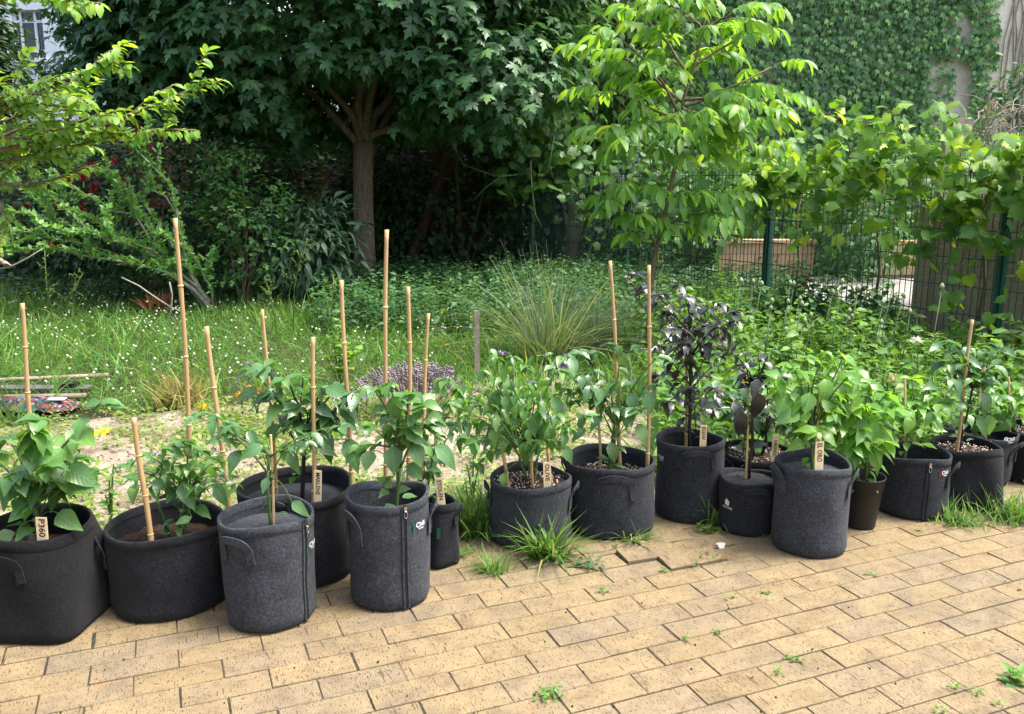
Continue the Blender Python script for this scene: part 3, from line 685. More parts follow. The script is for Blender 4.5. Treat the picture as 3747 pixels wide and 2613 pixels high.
while pz < 1.22:
    o = srel(MB().box((s1, off + .1, pz), (s0 + .05, off + .13, pz + .1365)), 'plank', M['plank']); pz += .14
wp = empty('wooden_post', P(2146, 300, 9.2).xy.to_3d(), 'sawn wooden post top standing above the grape leaves', 'post')
zt = P(2146, 264, 9.2).z
MB().box((-.13, -.05, 0), (.05, .05, zt)).build('post', M['plank'], wp, False); MB().box((.055, -.05, 0), (.13, .05, zt - .02)).build('side_board', M['plank'], wp, False)
for i, (uu, tt) in enumerate(((2216, 212), (2228, 206), (2239, 205))):
    q = P(uu, tt, 10.6); o = MB().lathe([(.035, 0), (.035, q.z), (.03, q.z + .015)], 10).build('dark_pole', M['stick'], None, True, (q.x, q.y + i * .05, 0))
    setp(o, 'dark round pole rising from the dry vine tangle', 'pole', 'poles in the vine tangle')

# ------------------------------------------------------------------ the maple
TB = G(820, 640); TY = TB.y
mp = empty('maple_tree', TB, 'broad dark green maple with smooth forked trunk', 'tree')
fork = P(822, 318, TY)
trunk = [(P(u, v, TY) - TB) for u, v in ((820, 660), (819, 620), (817, 560), (815, 480), (814, 400), (815, 345), (818, 320))]
tk = MB().tube(trunk, [.21, .175, .155, .145, .14, .15, .16], 14).build('trunk', M['bark'], mp)
for (uu, vv, dy, r0) in ((760, 120, .3, .09), (850, 60, .5, .1), (930, 150, -.4, .09), (800, 40, -1.0, .08), (700, 170, -1.2, .07), (1000, 90, .8, .07), (880, 20, -1.6, .07), (520, 60, -.5, .06), (1120, 180, -.8, .06)):
    tip = P(uu, vv, TY + dy) - TB; f0 = Vector((0, 0, fork.z - .12)) + trunk[-1].xy.to_3d()
    pts_ = wob(bez(f0, f0 + Vector(((tip.x - f0.x) * .3, (tip.y - f0.y) * .3, .7)), tip, 8), .03)
    MB().tube(pts_, [r0 * (1 - .1 * i) for i in range(8)], 9).build('limb', M['bark'], mp)
parts = [clumps((-2.5, 12.5, 4.6), (3.7, 2.8, 2.7), 1700, 13, .19, .78, 1.95, .55),
         clumps((-2.5, 12.3, 5.0), (3.2, 2.6, 3.0), 380, 12, .26, .2, 2.2, .5),
         clumps((-4.3, 11.6, 3.05), (1.4, .9, .85), 110, 13, .2, .5, None, .6),
         clumps((-.3, 11.3, 2.9), (1.3, 1.0, .9), 120, 13, .2, .5, None, .6),
         clumps((-5.4, 12.6, 3.6), (.95, 1.0, 1.5), 90, 13, .22, .5, None, .55)]
pos = np.concatenate([a[0] for a in parts]); d = np.concatenate([a[1] for a in parts]); nn = np.concatenate([a[2] for a in parts])
gap = ~((np.abs(pos[:, 0] - TB.x) < .62) & (pos[:, 2] < 2.75) & (pos[:, 1] < TY + .3)); pos, d, nn = pos[gap], d[gap], nn[gap] + np.array([0, 0, .35])
foliage(mp, MAPLE, pos, frames(d, nn), rng.uniform(.09, .195, len(pos)), M['maple'], 300)

# ------------------------------------------------------------------ dark shrubs and trees behind
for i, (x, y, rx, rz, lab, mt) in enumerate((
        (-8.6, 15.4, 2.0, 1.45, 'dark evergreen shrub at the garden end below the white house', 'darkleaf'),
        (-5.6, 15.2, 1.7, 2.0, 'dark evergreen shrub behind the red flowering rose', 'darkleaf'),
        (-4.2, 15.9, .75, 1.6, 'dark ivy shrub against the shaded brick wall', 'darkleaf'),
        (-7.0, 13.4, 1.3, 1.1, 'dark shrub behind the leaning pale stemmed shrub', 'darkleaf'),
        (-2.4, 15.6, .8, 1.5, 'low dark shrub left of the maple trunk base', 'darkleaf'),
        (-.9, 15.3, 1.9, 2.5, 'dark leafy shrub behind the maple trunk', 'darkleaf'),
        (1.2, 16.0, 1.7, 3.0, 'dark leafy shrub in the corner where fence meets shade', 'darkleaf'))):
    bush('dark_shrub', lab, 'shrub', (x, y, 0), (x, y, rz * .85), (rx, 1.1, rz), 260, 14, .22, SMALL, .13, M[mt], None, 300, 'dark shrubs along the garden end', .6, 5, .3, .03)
for i, (x, y, z, rx, rz, lab) in enumerate((
        (-3.2, 19.0, 5.2, 4.6, 4.6, 'tall dark tree rising behind the brick wall'),
        (1.0, 15.2, 4.4, 1.9, 2.6, 'dark tree with creeper between the maple and the walnut'),
        (-11.3, 18.4, 4.0, .45, 2.2, 'dark conifer in front of the white house'))):
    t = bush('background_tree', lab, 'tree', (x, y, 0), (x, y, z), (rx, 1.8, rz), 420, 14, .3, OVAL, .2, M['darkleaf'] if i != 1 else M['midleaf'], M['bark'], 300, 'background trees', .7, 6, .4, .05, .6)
    MB().tube([(0, 0, -.1), (.05, 0, 1), (0, .05, z - .8)], [.16, .13, .08], 9).build('trunk', M['bark'], t)
lt = empty('leaning_tree', G(915, 600), 'bare reddish leaning trunk in the shade beside maple', 'tree')
MB().tube([P(u, v, 14.6) - P(915, 600, 14.6) + Vector((0, 0, 0)) for u, v in ((912, 620), (925, 575), (945, 520), (962, 470), (985, 400), (1000, 330))], [.11, .1, .095, .085, .08, .06], 9).build('trunk', M['redbark'], lt)
for q in ((1040, 330), (985, 280)): MB().tube([P(u, v, 14.6) - P(915, 600, 14.6) for u, v in ((978, 420), ((978 + q[0]) / 2 + 6, 370), q)], [.05, .04, .025], 7).build('branch', M['redbark'], lt)

# shrubs between fence and the creeper wall
for (u, v, y, rx, rz, mt, lab, T, sz) in (
        (1560, 470, 14.6, 1.0, 1.0, 'midleaf', 'bright leafy shrub behind the fence right of the walnut stem', OVAL, .11),
        (1400, 480, 15.4, 1.0, 1.2, 'midleaf', 'leafy shrub behind the fence left of the walnut stem', OVAL, .11),
        (1720, 450, 15.2, 1.1, 1.1, 'weed', 'pale green shrub above the low tan brick planter', OVAL, .12),
        (1925, 520, 13.5, .55, .75, 'nettle', 'dark green shrub standing before the pale path', NARROW, .14),
        (2030, 430, 14.8, 1.4, 1.1, 'midleaf', 'leafy shrub between the pale path and creeper wall', OVAL, .12),
        (1260, 430, 16.2, .9, 1.4, 'weed', 'sunlit shrub seen through the fence corner', SMALL, .1)):
    c = P(u, v, y); bush('leafy_shrub', lab, 'shrub', (c.x, y, 0), (c.x, y, c.z), (rx, .8, rz), 130, 13, .17, T, sz, M[mt], None, 300, 'shrubs beyond the fence', .5, 5, .3, .02)
wb = empty('pale_shed', (2.2, 16.4, 0), 'pale plastered shed glimpsed behind the walnut leaves', 'shed')
q0, q1 = P(1290, 170, 16.3), P(1400, 330, 16.3)
MB().box((q0.x - 2.2, -.1, 0), (q1.x - 2.2 + .3, .5, q0.z)).build('wall', M['render_white'], wb, False); MB().box((q0.x - 2.3, -.2, q0.z), (q1.x - 1.8, .6, q0.z + .08)).build('roof', M['mortar'], wb, False)

# ------------------------------------------------------------------ rose with red flowers, hedge maple, grey leaved shrub
rb = bush('rose_bush', 'large dark rose bush with clusters of red flowers', 'shrub', (-4.6, 11.0, 0), (-4.6, 11.0, 1.35), (1.75, .8, 1.35), 420, 12, .14, SMALL, .075, M['darkleaf'], None, 300, None, .45, 9, .2, .014)
for (u, v) in ((170, 388), (182, 380), (205, 370), (190, 400), (210, 425), (215, 418), (195, 435), (202, 445), (75, 355), (82, 350), (130, 465), (145, 500), (172, 505), (118, 548), (110, 555), (235, 470), (270, 400), (295, 330), (330, 325), (310, 290), (260, 360), (265, 320), (160, 415), (150, 402), (185, 465), (60, 470), (340, 455), (225, 385), (240, 480)):
    yy = 10.15 + rng.uniform(-.1, .25); c = np.array(P(u, v, yy)); k = 16; off = unit(rng.normal(0, 1, (k, 3)))
    me = joined('rose_flower', TINY, off * .012, frames(off + np.array([0, -.3, .2]), rng.normal(0, 1, (k, 3))), rng.uniform(.04, .065, k)); me.materials.append(M['red'])
    link('flower', me, rb).location = Vector(c) - Vector(rb.location)
hb = G(560, 690)
fm = bush('hedge_maple', 'upright hedge maple bush with small lobed leaves', 'shrub', (hb.x, hb.y, 0), (hb.x + .05, hb.y, .95), (.5, .4, .85), 100, 11, .11, FIELD, .075, M['field'], None, 300, None, .35, 6, .1, .015)
for (u, v, s) in ((500, 400, .2), (475, 370, .16), (590, 480, .2), (640, 560, .22), (520, 450, .22), (545, 345, .1), (440, 460, .15)):
    c = P(u, v, hb.y + .1); pos, d, nn = clumps(c, (s, s, s * 1.2), 12, 9, .07, .1, None, .1)
    foliage(fm, FIELD, pos, frames(d, nn), rng.uniform(.04, .075, len(pos)), M['field'], 40, mass='outer_foliage')
    MB().tube([q - Vector(fm.location) for q in bez((hb.x, hb.y, .3), (c.x * .6 + hb.x * .4, hb.y, c.z * .5 + .3), c, 6)], [.012, .01, .009, .007, .006, .004], 5).build('twig', M['twig'], fm)
gb = G(665, 680)
bush('butterfly_bush', 'grey green butterfly bush with long narrow leaves', 'shrub', (gb.x, gb.y, 0), (gb.x + .1, gb.y, .72), (.62, .45, .62), 130, 11, .12, NARROW, .17, M['buddleja'], None, 300, None, .3, 7, .25, .013)
for (u, v) in ((620, 430), (640, 460), (600, 470), (740, 560), (720, 540)):
    pass

# ------------------------------------------------------------------ leaning shrub with pale stems and tufts of small leaves
sb = G(478, 698)
ls = empty('leaning_shrub', sb, 'pale stemmed shrub leaning sideways with tufts of small leaves', 'shrub')
LP, LDr, LN, LS = [], [], [], []
def tufts(pts_, every, nleaf, sz, start=.2):
    L = sum((pts_[i + 1] - pts_[i]).length for i in range(len(pts_) - 1)); t = start * L; acc = 0; i = 0
    while t < L:
        s = 0; i = 0
        while i < len(pts_) - 2 and s + (pts_[i + 1] - pts_[i]).length < t: s += (pts_[i + 1] - pts_[i]).length; i += 1
        seg = pts_[i + 1] - pts_[i]; c = pts_[i] + seg * min(1, (t - s) / max(seg.length, 1e-6))
        for q in range(nleaf):
            dd = unit(rng.normal(0, 1, 3)) + np.array(seg.normalized()) * .5 + np.array([0, 0, .45]); LP.append(np.array(c) + rng.normal(0, .012, 3)); LDr.append(dd); LN.append(np.array([0, 0, 1]) + rng.normal(0, .5, 3)); LS.append(sz * rng.uniform(.6, 1.25))
        t += every * rng.uniform(.6, 1.4)
    return L
main = [((478, 698), (430, 650), (370, 610), (300, 588), (200, 570), (100, 555), (0, 570), 9.3, .026),
        ((470, 690), (440, 640), (390, 600), (320, 560), (230, 530), (130, 500), (20, 470), 9.6, .024),
        ((474, 694), (420, 630), (350, 570), (260, 520), (180, 480), (90, 430), (10, 400), 9.8, .02),
        ((465, 680), (435, 620), (410, 560), (395, 480), (385, 420), (350, 380), (300, 330), 9.5, .022),
        ((460, 680), (420, 640), (380, 590), (330, 500), (290, 450), (260, 420), (230, 380), 9.9, .018),
        ((455, 675), (420, 600), (370, 520), (320, 450), (250, 400), (180, 370), (120, 350), 10.2, .016),
        ((478, 690), (475, 650), (462, 620), (440, 590), (420, 560), (390, 540), (350, 520), 9.4, .016),
        ((300, 588), (240, 560), (170, 545), (100, 530), (50, 540), (10, 560), (-20, 600), 9.2, .012),
        ((385, 600), (340, 560), (300, 545), (250, 540), (200, 520), (150, 520), (80, 500), 9.1, .012),
        ((350, 570), (330, 520), (300, 480), (240, 470), (200, 440), (140, 440), (60, 420), 9.5, .012),
        ((395, 480), (370, 440), (340, 420), (330, 380), (320, 340), (290, 310), (270, 280), 9.4, .011)]
for m_ in main:
    yy, r0 = m_[7], m_[8]; pts_ = [P(u, v, sb.y + (yy - sb.y) * (i / 6)) for i, (u, v) in enumerate(m_[:7])]
    if m_[0][1] > 670: pts_[0] = Vector((sb.x + rng.uniform(-.05, .05), sb.y + rng.uniform(-.05, .05), -.03))
    MB().tube([q - sb for q in wob(pts_, .01)], [r0 * (1 - .12 * i) for i in range(7)], 7).build('branch', M['palebark'], ls)
    tufts(pts_, .05, 7, .075, .25)
    for k in range(5):
        i = rng.integers(2, 6); a = pts_[i]; tip = a + Vector((rng.uniform(-.45, .15), rng.uniform(-.25, .2), rng.uniform(.02, .4)))
        tw = bez(a, (a + tip) / 2 + Vector((0, 0, .06)), tip, 5); MB().tube([q - sb for q in tw], [.006, .005, .005, .004, .003], 5).build('twig', M['palebark'], ls); tufts(tw, .055, 7, .066, .15)
foliage(ls, SMALL, np.array(LP), frames(np.array(LDr), np.array(LN)), np.array(LS), M['shrub'], 300)
for (pp_, lab) in ((((272, 622), (310, 640), (350, 668), (385, 690), (420, 704)), 'bare dead twig lying slanted below the leaning shrub'), (((380, 632), (386, 660), (384, 695), (378, 730), (352, 772)), 'thin bleached curved twig hanging over the meadow')):
    pts_ = [P(u, v, 8.9) for u, v in pp_]; pts_ = [Vector((q.x, q.y, max(q.z, .03))) for q in pts_]; c = pts_[-1]
    setp(MB().tube([q - c for q in pts_], [.008, .009, .009, .008, .006], 6).build('dead_twig', M['palebark'], None, True, c), lab, 'twig')

# ------------------------------------------------------------------ plum boughs reaching in from a tree beside the terrace
pb = Vector((-4.7, 5.6, 0))
pt = empty('plum_tree', pb, 'plum tree with long boughs of yellow green leaves', 'tree')
MB().tube([(0, 0, -.05), (.03, .02, .6), (0, .05, 1.3), (.08, .1, 1.9), (.1, .1, 2.6), (.15, .12, 3.4)], [.11, .09, .085, .08, .06, .04], 10).build('trunk', M['bark'], pt)
LP, LDr, LN, LS = [], [], [], []
def along(pts_, every, sz, start=.25):
    seg = [(pts_[i], pts_[i + 1]) for i in range(len(pts_) - 1)]; side = 1
    L = sum((b_ - a).length for a, b_ in seg); t = start * L
    while t < L * 1.001:
        s = 0
        for a, b_ in seg:
            if s + (b_ - a).length >= t - 1e-6: break
            s += (b_ - a).length
        dr = (b_ - a).normalized(); c = a + dr * (t - s); side = -side
        lat = dr.cross(Vector((0, 0, 1))) * side
        dd = dr * .55 + lat * rng.uniform(.2, .8) + Vector((0, 0, rng.uniform(-.75, .35))); LP.append(np.array(c)); LDr.append(np.array(dd)); LN.append(np.array([0, 0, 1]) + rng.normal(0, .35, 3)); LS.append(sz * rng.uniform(.65, 1.15))
        t += every * rng.uniform(.6, 1.4)
boughs = [((-200, 420), (-20, 250), (130, 190), (215, 150), (265, 105), 5.0, .085), ((-200, 420), (40, 330), (230, 285), (340, 232), (498, 180), 5.1, .085), ((-180, 400), (60, 345), (180, 300), (300, 300), (440, 292), 5.3, .075),
          ((-220, 60), (-60, 10), (60, -10), (140, 0), (225, 8), 4.9, .085), ((-220, 100), (-80, 0), (20, -30), (110, -40), (200, 12), 5.2, .08), ((-200, 420), (-60, 300), (10, 240), (60, 230), (150, 240), 5.2, .075),
          ((-200, 420), (-60, 380), (60, 350), (150, 330), (280, 300), 5.4, .07), ((-200, 420), (-40, 400), (60, 420), (140, 400), (220, 370), 5.5, .07), ((-200, 380), (-80, 290), (20, 270), (100, 240), (190, 250), 5.4, .07),
          ((-200, 420), (-60, 440), (0, 460), (20, 500), (10, 540), 5.3, .06), ((-200, 300), (-60, 200), (40, 215), (120, 205), (180, 215), 5.0, .08), ((-200, 350), (-60, 300), (50, 310), (150, 290), (260, 250), 5.2, .08), ((-200, 300), (-80, 230), (0, 190), (60, 200), (130, 180), 5.3, .075), ((-200, 400), (-90, 330), (-20, 330), (40, 290), (110, 270), 5.6, .07)]
for b_ in boughs:
    yy, lf = b_[5], b_[6]; pts_ = [P(u, v, yy + (5.7 - yy) * (1 - i / 4)) for i, (u, v) in enumerate(b_[:5])]; pts_[0] = Vector((pb.x + .08, pb.y + .1, min(3.2, max(1.3, pts_[0].z))))
    pts_ = bez(pts_[0], pts_[1], pts_[2], 5)[:-1] + bez(pts_[2], pts_[3], pts_[4], 5)
    MB().tube([q - pb for q in wob(pts_, .008)], [.02 - .0018 * i for i in range(len(pts_))], 6).build('bough', M['twig'], pt)
    along(pts_, .016, lf * .95, .25)
    for k in range(4):
        i = rng.integers(3, len(pts_) - 1); a = pts_[i]; dr = (pts_[-1] - a); tip = a + dr.normalized() * rng.uniform(.12, .35) + Vector((rng.uniform(-.05, .1), rng.uniform(-.2, .2), rng.uniform(-.1, .2)))
        tw = bez(a, (a + tip) / 2 + Vector((0, 0, .03)), tip, 4); MB().tube([q - pb for q in tw], [.005, .0045, .004, .003], 5).build('twig', M['twig'], pt); along(tw, .016, lf * .9, .1)
foliage(pt, OVAL, np.array(LP), frames(np.array(LDr), np.array(LN)), np.array(LS), M['plum'], 300)

# ------------------------------------------------------------------ young walnut
wb0 = G(1448, 792); WY = wb0.y
wn_ = empty('walnut_tree', wb0, 'young walnut tree with bright feathered leaves', 'tree')
tr = [P(u, v, WY) for u, v in ((1448, 800), (1458, 680), (1464, 597), (1490, 480), (1512, 381), (1524, 294), (1533, 220), (1556, 152), (1575, 70), (1590, -20), (1600, -120))]
MB().tube([q - wb0 for q in tr], [.022, .021, .02, .019, .018, .016, .014, .012, .01, .008, .006], 9).build('trunk', M['twig'], wn_)
LEAFS = []          # (base, tip) of feathered leaves
br = [((1512, 370), (1440, 310), (1385, 292), -.2), ((1524, 275), (1450, 240), (1370, 200), .2), ((1524, 262), (1470, 140), (1400, 95), -.3), ((1530, 230), (1430, 130), (1345, 115), .1), ((1545, 180), (1500, 90), (1440, 35), .25),
      ((1523, 310), (1600, 298), (1690, 255), -.3), ((1530, 240), (1640, 200), (1730, 150), .2), ((1533, 225), (1620, 215), (1720, 215), -.2), ((1556, 150), (1640, 90), (1700, 70), .2), ((1570, 80), (1620, 40), (1660, 20), -.2),
      ((1518, 330), (1620, 340), (1700, 320), .3), ((1500, 430), (1440, 420), (1400, 400), -.2), ((1495, 450), (1560, 425), (1590, 440), -.25), ((1475, 560), (1440, 480), (1410, 475), -.15), ((1590, -20), (1560, -40), (1530, -50), 0), ((1480, 520), (1530, 480), (1560, 480), -.2),
      ((1575, 70), (1540, 20), (1500, 10), -.2), ((1526, 285), (1480, 250), (1440, 300), -.35), ((1530, 240), (1560, 260), (1600, 250), -.35)]
for a, m_, t, dy in br:
    A, B, C = P(*a, WY), P(*m_, WY + dy * .5), P(*t, WY + dy); pts_ = bez(A, B, C, 7)
    MB().tube([q - wb0 for q in wob(pts_, .006)], [.013 - .0012 * i for i in range(7)], 6).build('branch', M['twig'], wn_)
    for k in range(9):
        s = pts_[min(6, 1 + k % 6)]; dr = (C - A).normalized(); aa = rng.uniform(-1.6, 1.6) if k != 5 else rng.uniform(-.3, .3)
        dd = Matrix.Rotation(aa, 3, 'Z') @ Vector((dr.x, dr.y + rng.uniform(-.25, .25), dr.z * .5 + rng.uniform(-.05, .35))); dd.normalize()
        LEAFS.append((s, dd, rng.uniform(.28, .46)))
rest_p, rest_d, rest_n, rest_s = [], [], [], []; rach = MB()
LEAFS.sort(key=lambda q: q[0].y)
for li, (s, dd, ln) in enumerate(LEAFS):
    pts_ = bez(s, s + dd * ln * .6, s + dd * ln + Vector((0, 0, -.32 * ln)), 7); single = li < 33
    if single: rc = MB().tube([q - wb0 for q in pts_], [.0035 - .0003 * i for i in range(7)], 5).build('leaf', M['stem'], wn_)
    else: rach.tube([q - wb0 for q in pts_], .003, 4)
    for k in range(9):
        i = min(6, 2 + k // 2) if k < 8 else 6; c = pts_[i]; fw = (pts_[min(6, i + 1)] - pts_[max(0, i - 1)]).normalized(); side = -1 if k % 2 else 1
        lat = fw.cross(Vector((0, 0, 1))).normalized() * side; ld = fw * (.55 if k < 8 else 1.2) + (lat * .95 if k < 8 else lat * .1) + Vector((0, 0, rng.uniform(-.75, -.1)))
        sz = rng.uniform(.115, .175) * (.75 if i == 2 else 1); nv = np.array([0, 0, 1.0]) + rng.normal(0, .25, 3) + np.array(lat) * .35
        if single:
            Mx = frames(np.array([ld]), np.array([nv]))[0]; leaf_obj('leaflet', WALNUT[rng.integers(0, 3)], M['walnut'], rc, np.array(c), Mx, sz, np.array(wb0))
        else: rest_p.append(np.array(c)); rest_d.append(np.array(ld)); rest_n.append(nv); rest_s.append(sz)
foliage(wn_, WALNUT, np.array(rest_p), frames(np.array(rest_d), np.array(rest_n)), np.array(rest_s), M['walnut'], 0)
setp(rach.build('leaf_stalks', M['stem'], wn_), kind='stuff')

# ------------------------------------------------------------------ grape vine on the fence
gv = empty('grape_vine', FA + FD * 1.0, 'grape vine with large bright leaves trailing over the fence', 'vine'); go = Vector(gv.location)
LP, LDr, LN, LS = [], [], [], []
def vleaf(c, sz, k=1):
    for q in range(k):
        o = rng.normal(0, 1, 3) * np.array([.07, .07, .06]); LP.append(np.array(c) + o); dd = np.array([rng.normal(-.1, .75), rng.normal(-.45, .6), rng.uniform(-1.0, .45)])
        LDr.append(dd); LN.append(np.array([rng.normal(0, .6), -rng.uniform(-.2, .9), rng.uniform(.2, 1)])); LS.append(sz * rng.uniform(.65, 1.2))
canes = []
for i in range(46):
    s = rng.uniform(-1.6, 2.7); st = FA + FD * s + FN * rng.uniform(-.15, .1); z0 = ftop - rng.uniform(-.02, .4) - (.14 if s < .7 else 0)
    up = rng.uniform(-.5, .3) if i % 3 else rng.uniform(.1, .42); dl = rng.uniform(-.7, .7); out = -rng.uniform(.05, .45)
    a = Vector((st.x, st.y, z0)); c = a + FD * dl + FN * out + Vector((0, 0, up)); canes.append((a, a + FD * dl * .4 + FN * out * .3 + Vector((0, 0, max(up, .1) + .15)), c))
for (u, v, y) in ((2240, 560, 7.2), (2250, 700, 7.2), (2150, 600, 7.5), (2130, 680, 7.6), (2060, 560, 7.9), (1990, 520, 8.2), (1900, 480, 8.6), (1870, 460, 8.4), (2280, 620, 6.9), (2180, 520, 7.3), (1970, 480, 8.0)):
    a = FA + FD * ((y - FA.y) / FD.y); a = Vector((a.x, a.y, ftop)); c = P(u, v, y - .12); canes.append((a, (a + c) / 2 + Vector((0, -.15, .2)), c))
for (u, v, y) in ((1990, 245, 8.3), (1900, 250, 8.5), (1840, 245, 8.8), (2110, 240, 7.8), (2130, 300, 7.7), (2250, 330, 7.2), (2290, 330, 7.0), (1960, 300, 8.2), (1800, 300, 9.0), (2050, 330, 8.0)):
    a = FA + FD * ((y - FA.y) / FD.y); a = Vector((a.x, a.y, ftop - .1)); c = P(u, v, y - .15); canes.append((a, (a + c) / 2 + Vector((.1, 0, .2)), c))
for a, m_, c in canes:
    pts_ = bez(a, m_, c, 9); MB().tube([q - go for q in wob(pts_, .01)], [.007 - .0005 * i for i in range(9)], 5).build('cane', M['twig'], gv)
    for q in pts_[2:]: vleaf(q, .125, 2)
    vleaf(pts_[-1], .105, 3)
for i in range(170):
    s = rng.uniform(-2.3, 2.9); z = ftop + rng.normal(-.08, .15) - (.13 if s < .7 else 0); q = FA + FD * s + FN * rng.normal(-.08, .14); vleaf(Vector((q.x, q.y, z)), .13, 1)
stems_v = [(FA + FD * s) for s in (.25, 1.35, 2.4)]
for q in stems_v: MB().tube([Vector((q.x, q.y - .1, 0)) - go, Vector((q.x + .05, q.y - .1, .6)) - go, Vector((q.x, q.y - .06, 1.1)) - go, Vector((q.x + .1, q.y, ftop)) - go], [.018, .015, .013, .01], 7).build('vine_stem', M['twig'], gv)
foliage(gv, GRAPE, np.array(LP), frames(np.array(LDr), np.array(LN)), np.array(LS), M['grape'], 300)
# creeper in the shade at the far fence bays
gv = empty('shade_creeper', FA + FD * (3.1 * FS), 'green creeper hanging over the far fence in half shade', 'vine')
LP, LDr, LN, LS = [], [], [], []
for i in range(900):
    s = rng.uniform(1.15 * FS, 4.3 * FS); z = ftop + rng.normal(.1, .42) - (.3 if rng.random() < .35 else 0); q = FA + FD * s + FN * rng.normal(.0, .22); vleaf(Vector((q.x, q.y, max(.15, z))), .14, 1)
for i in range(420):
    q = P(rng.uniform(1120, 1300), rng.uniform(60, 440), rng.uniform(12.5, 14.5)); vleaf(q, .15, 1)
foliage(gv, GRAPE, np.array(LP), frames(np.array(LDr), np.array(LN)), np.array(LS), M['midleaf'], 300)
for (pp_) in (((1000, 230), (1005, 310), (1040, 370), (1110, 395), (1160, 392)), ((1132, 110), (1135, 150), (1130, 175)), ((1190, 360), (1192, 420), (1200, 480), (1215, 510)), ((1130, 390), (1090, 420), (1060, 450)), ((1250, 260), (1230, 380), (1180, 440))):
    pts_ = [P(u, v, 12.2) - Vector(gv.location) for u, v in pp_]; MB().tube(pts_, .008, 5).build('tendril', M['stem'], gv)

# dry vine tangle and shrub at the right, beyond the fence
tg = empty('dry_vine_tangle', P(2265, 300, 9.6).xy.to_3d(), 'tangle of dry brown vine stems around dark poles', 'vine'); to = Vector(tg.location)
for i in range(70):
    a = P(rng.uniform(2195, 2330), rng.uniform(225, 330), 9.6 + rng.uniform(-.2, .3)); c = a + Vector((rng.uniform(-.35, .35), rng.uniform(-.2, .2), rng.uniform(-.4, .15)))
    MB().tube([q - to for q in wob(bez(a, (a + c) / 2 + Vector((rng.normal(0, .1), 0, .15)), c, 6), .015)], rng.uniform(.003, .007), 4).build('stem', M['stick'], tg)
for i in range(6):
    x = rng.uniform(-.4, .5); MB().tube([(x, rng.uniform(-.1, .1), 0), (x + .05, 0, .8), (x + rng.uniform(-.1, .1), 0, 1.8)], .012, 5).build('stem', M['stick'], tg)
c = P(2285, 190, 10.4); bush('tangle_shrub', 'green climber leaves beside the dry vine tangle', 'shrub', (c.x, c.y, 0), (c.x + .25, c.y, c.z - .1), (.55, .4, .5), 60, 10, .1, OVAL, .1, M['nettle'], None, 300, None, .3, 4)
c = P(2180, 270, 10.0); bush('tangle_shrub', 'small leafy climber left of the dark poles', 'shrub', (c.x, c.y, 0), (c.x + .1, c.y, c.z - .15), (.3, .25, .35), 30, 9, .08, SMALL, .08, M['midleaf'], None, 300, None, .3, 4)

# ------------------------------------------------------------------ ornamental grass, lavender, wild plants in the garden
og = empty('ornamental_grass', G(1232, 812), 'tall fountain of fine arching grey green ornamental grass', 'grass clump')
n = 480; c = np.array(og.location) + np.concatenate([horiz(n)[:, :2] * np.sqrt(rng.random((n, 1))) * np.array([.17, .15]), np.full((n, 1), -.03)], 1)
dd = (c - np.array(og.location)) * np.array([3.0, 2.6, 0]) + np.array([.06, 0, 1]) + rng.normal(0, .2, (n, 3)) * np.array([1, 1, 0])
foliage(og, FINE, c, frames(dd, -dd * np.array([1, 1, 0]) + np.array([0, 0, .25]) + rng.normal(0, .2, (n, 3))), rng.uniform(.4, 1.15, n), M['reed'], 150, 'blade', 'blades')
og2 = empty('arching_grass', G(1330, 790), 'smaller tuft of arching grass beside the tall fountain grass', 'grass clump')
n = 420; c = np.array(og2.location) + np.concatenate([horiz(n)[:, :2] * rng.random((n, 1)) * .12, np.full((n, 1), -.03)], 1); dd = np.array([.35, -.05, 1]) + rng.normal(0, .32, (n, 3)) * np.array([1, 1, .2])
foliage(og2, FINE, c, frames(dd, -dd * np.array([1, 1, 0]) + np.array([0, 0, .3])), rng.uniform(.4, .85, n), M['reed'], 100, 'blade', 'blades')
lv = G(928, 930); lav = empty('lavender', lv, 'rounded lavender bush with faded violet flower spikes', 'lavender')
n = 420; d = lean(n, .42); d[:, 2] = 1; L = rng.uniform(.22, .36, n); c = np.array(lv) + d * np.array([.16, .16, 0])
foliage(lav, FINE, c, frames(d, horiz(n)), L, M['greystem'], 0, 'stalk', 'stalks')
tip = c + unit(d) * L[:, None] * .96; k = 4; tp = np.repeat(tip, k, 0) - np.repeat(unit(d), k, 0) * np.tile(np.arange(k) * .014, n)[:, None]
me = joined('flower_spikes', [BALL], tp - np.array(lv), frames(np.repeat(d, k, 0), horiz(n * k)), rng.uniform(.012, .02, n * k)); me.materials.append(M['lavender']); setp(link('flower_spikes', me, lav), kind='stuff')
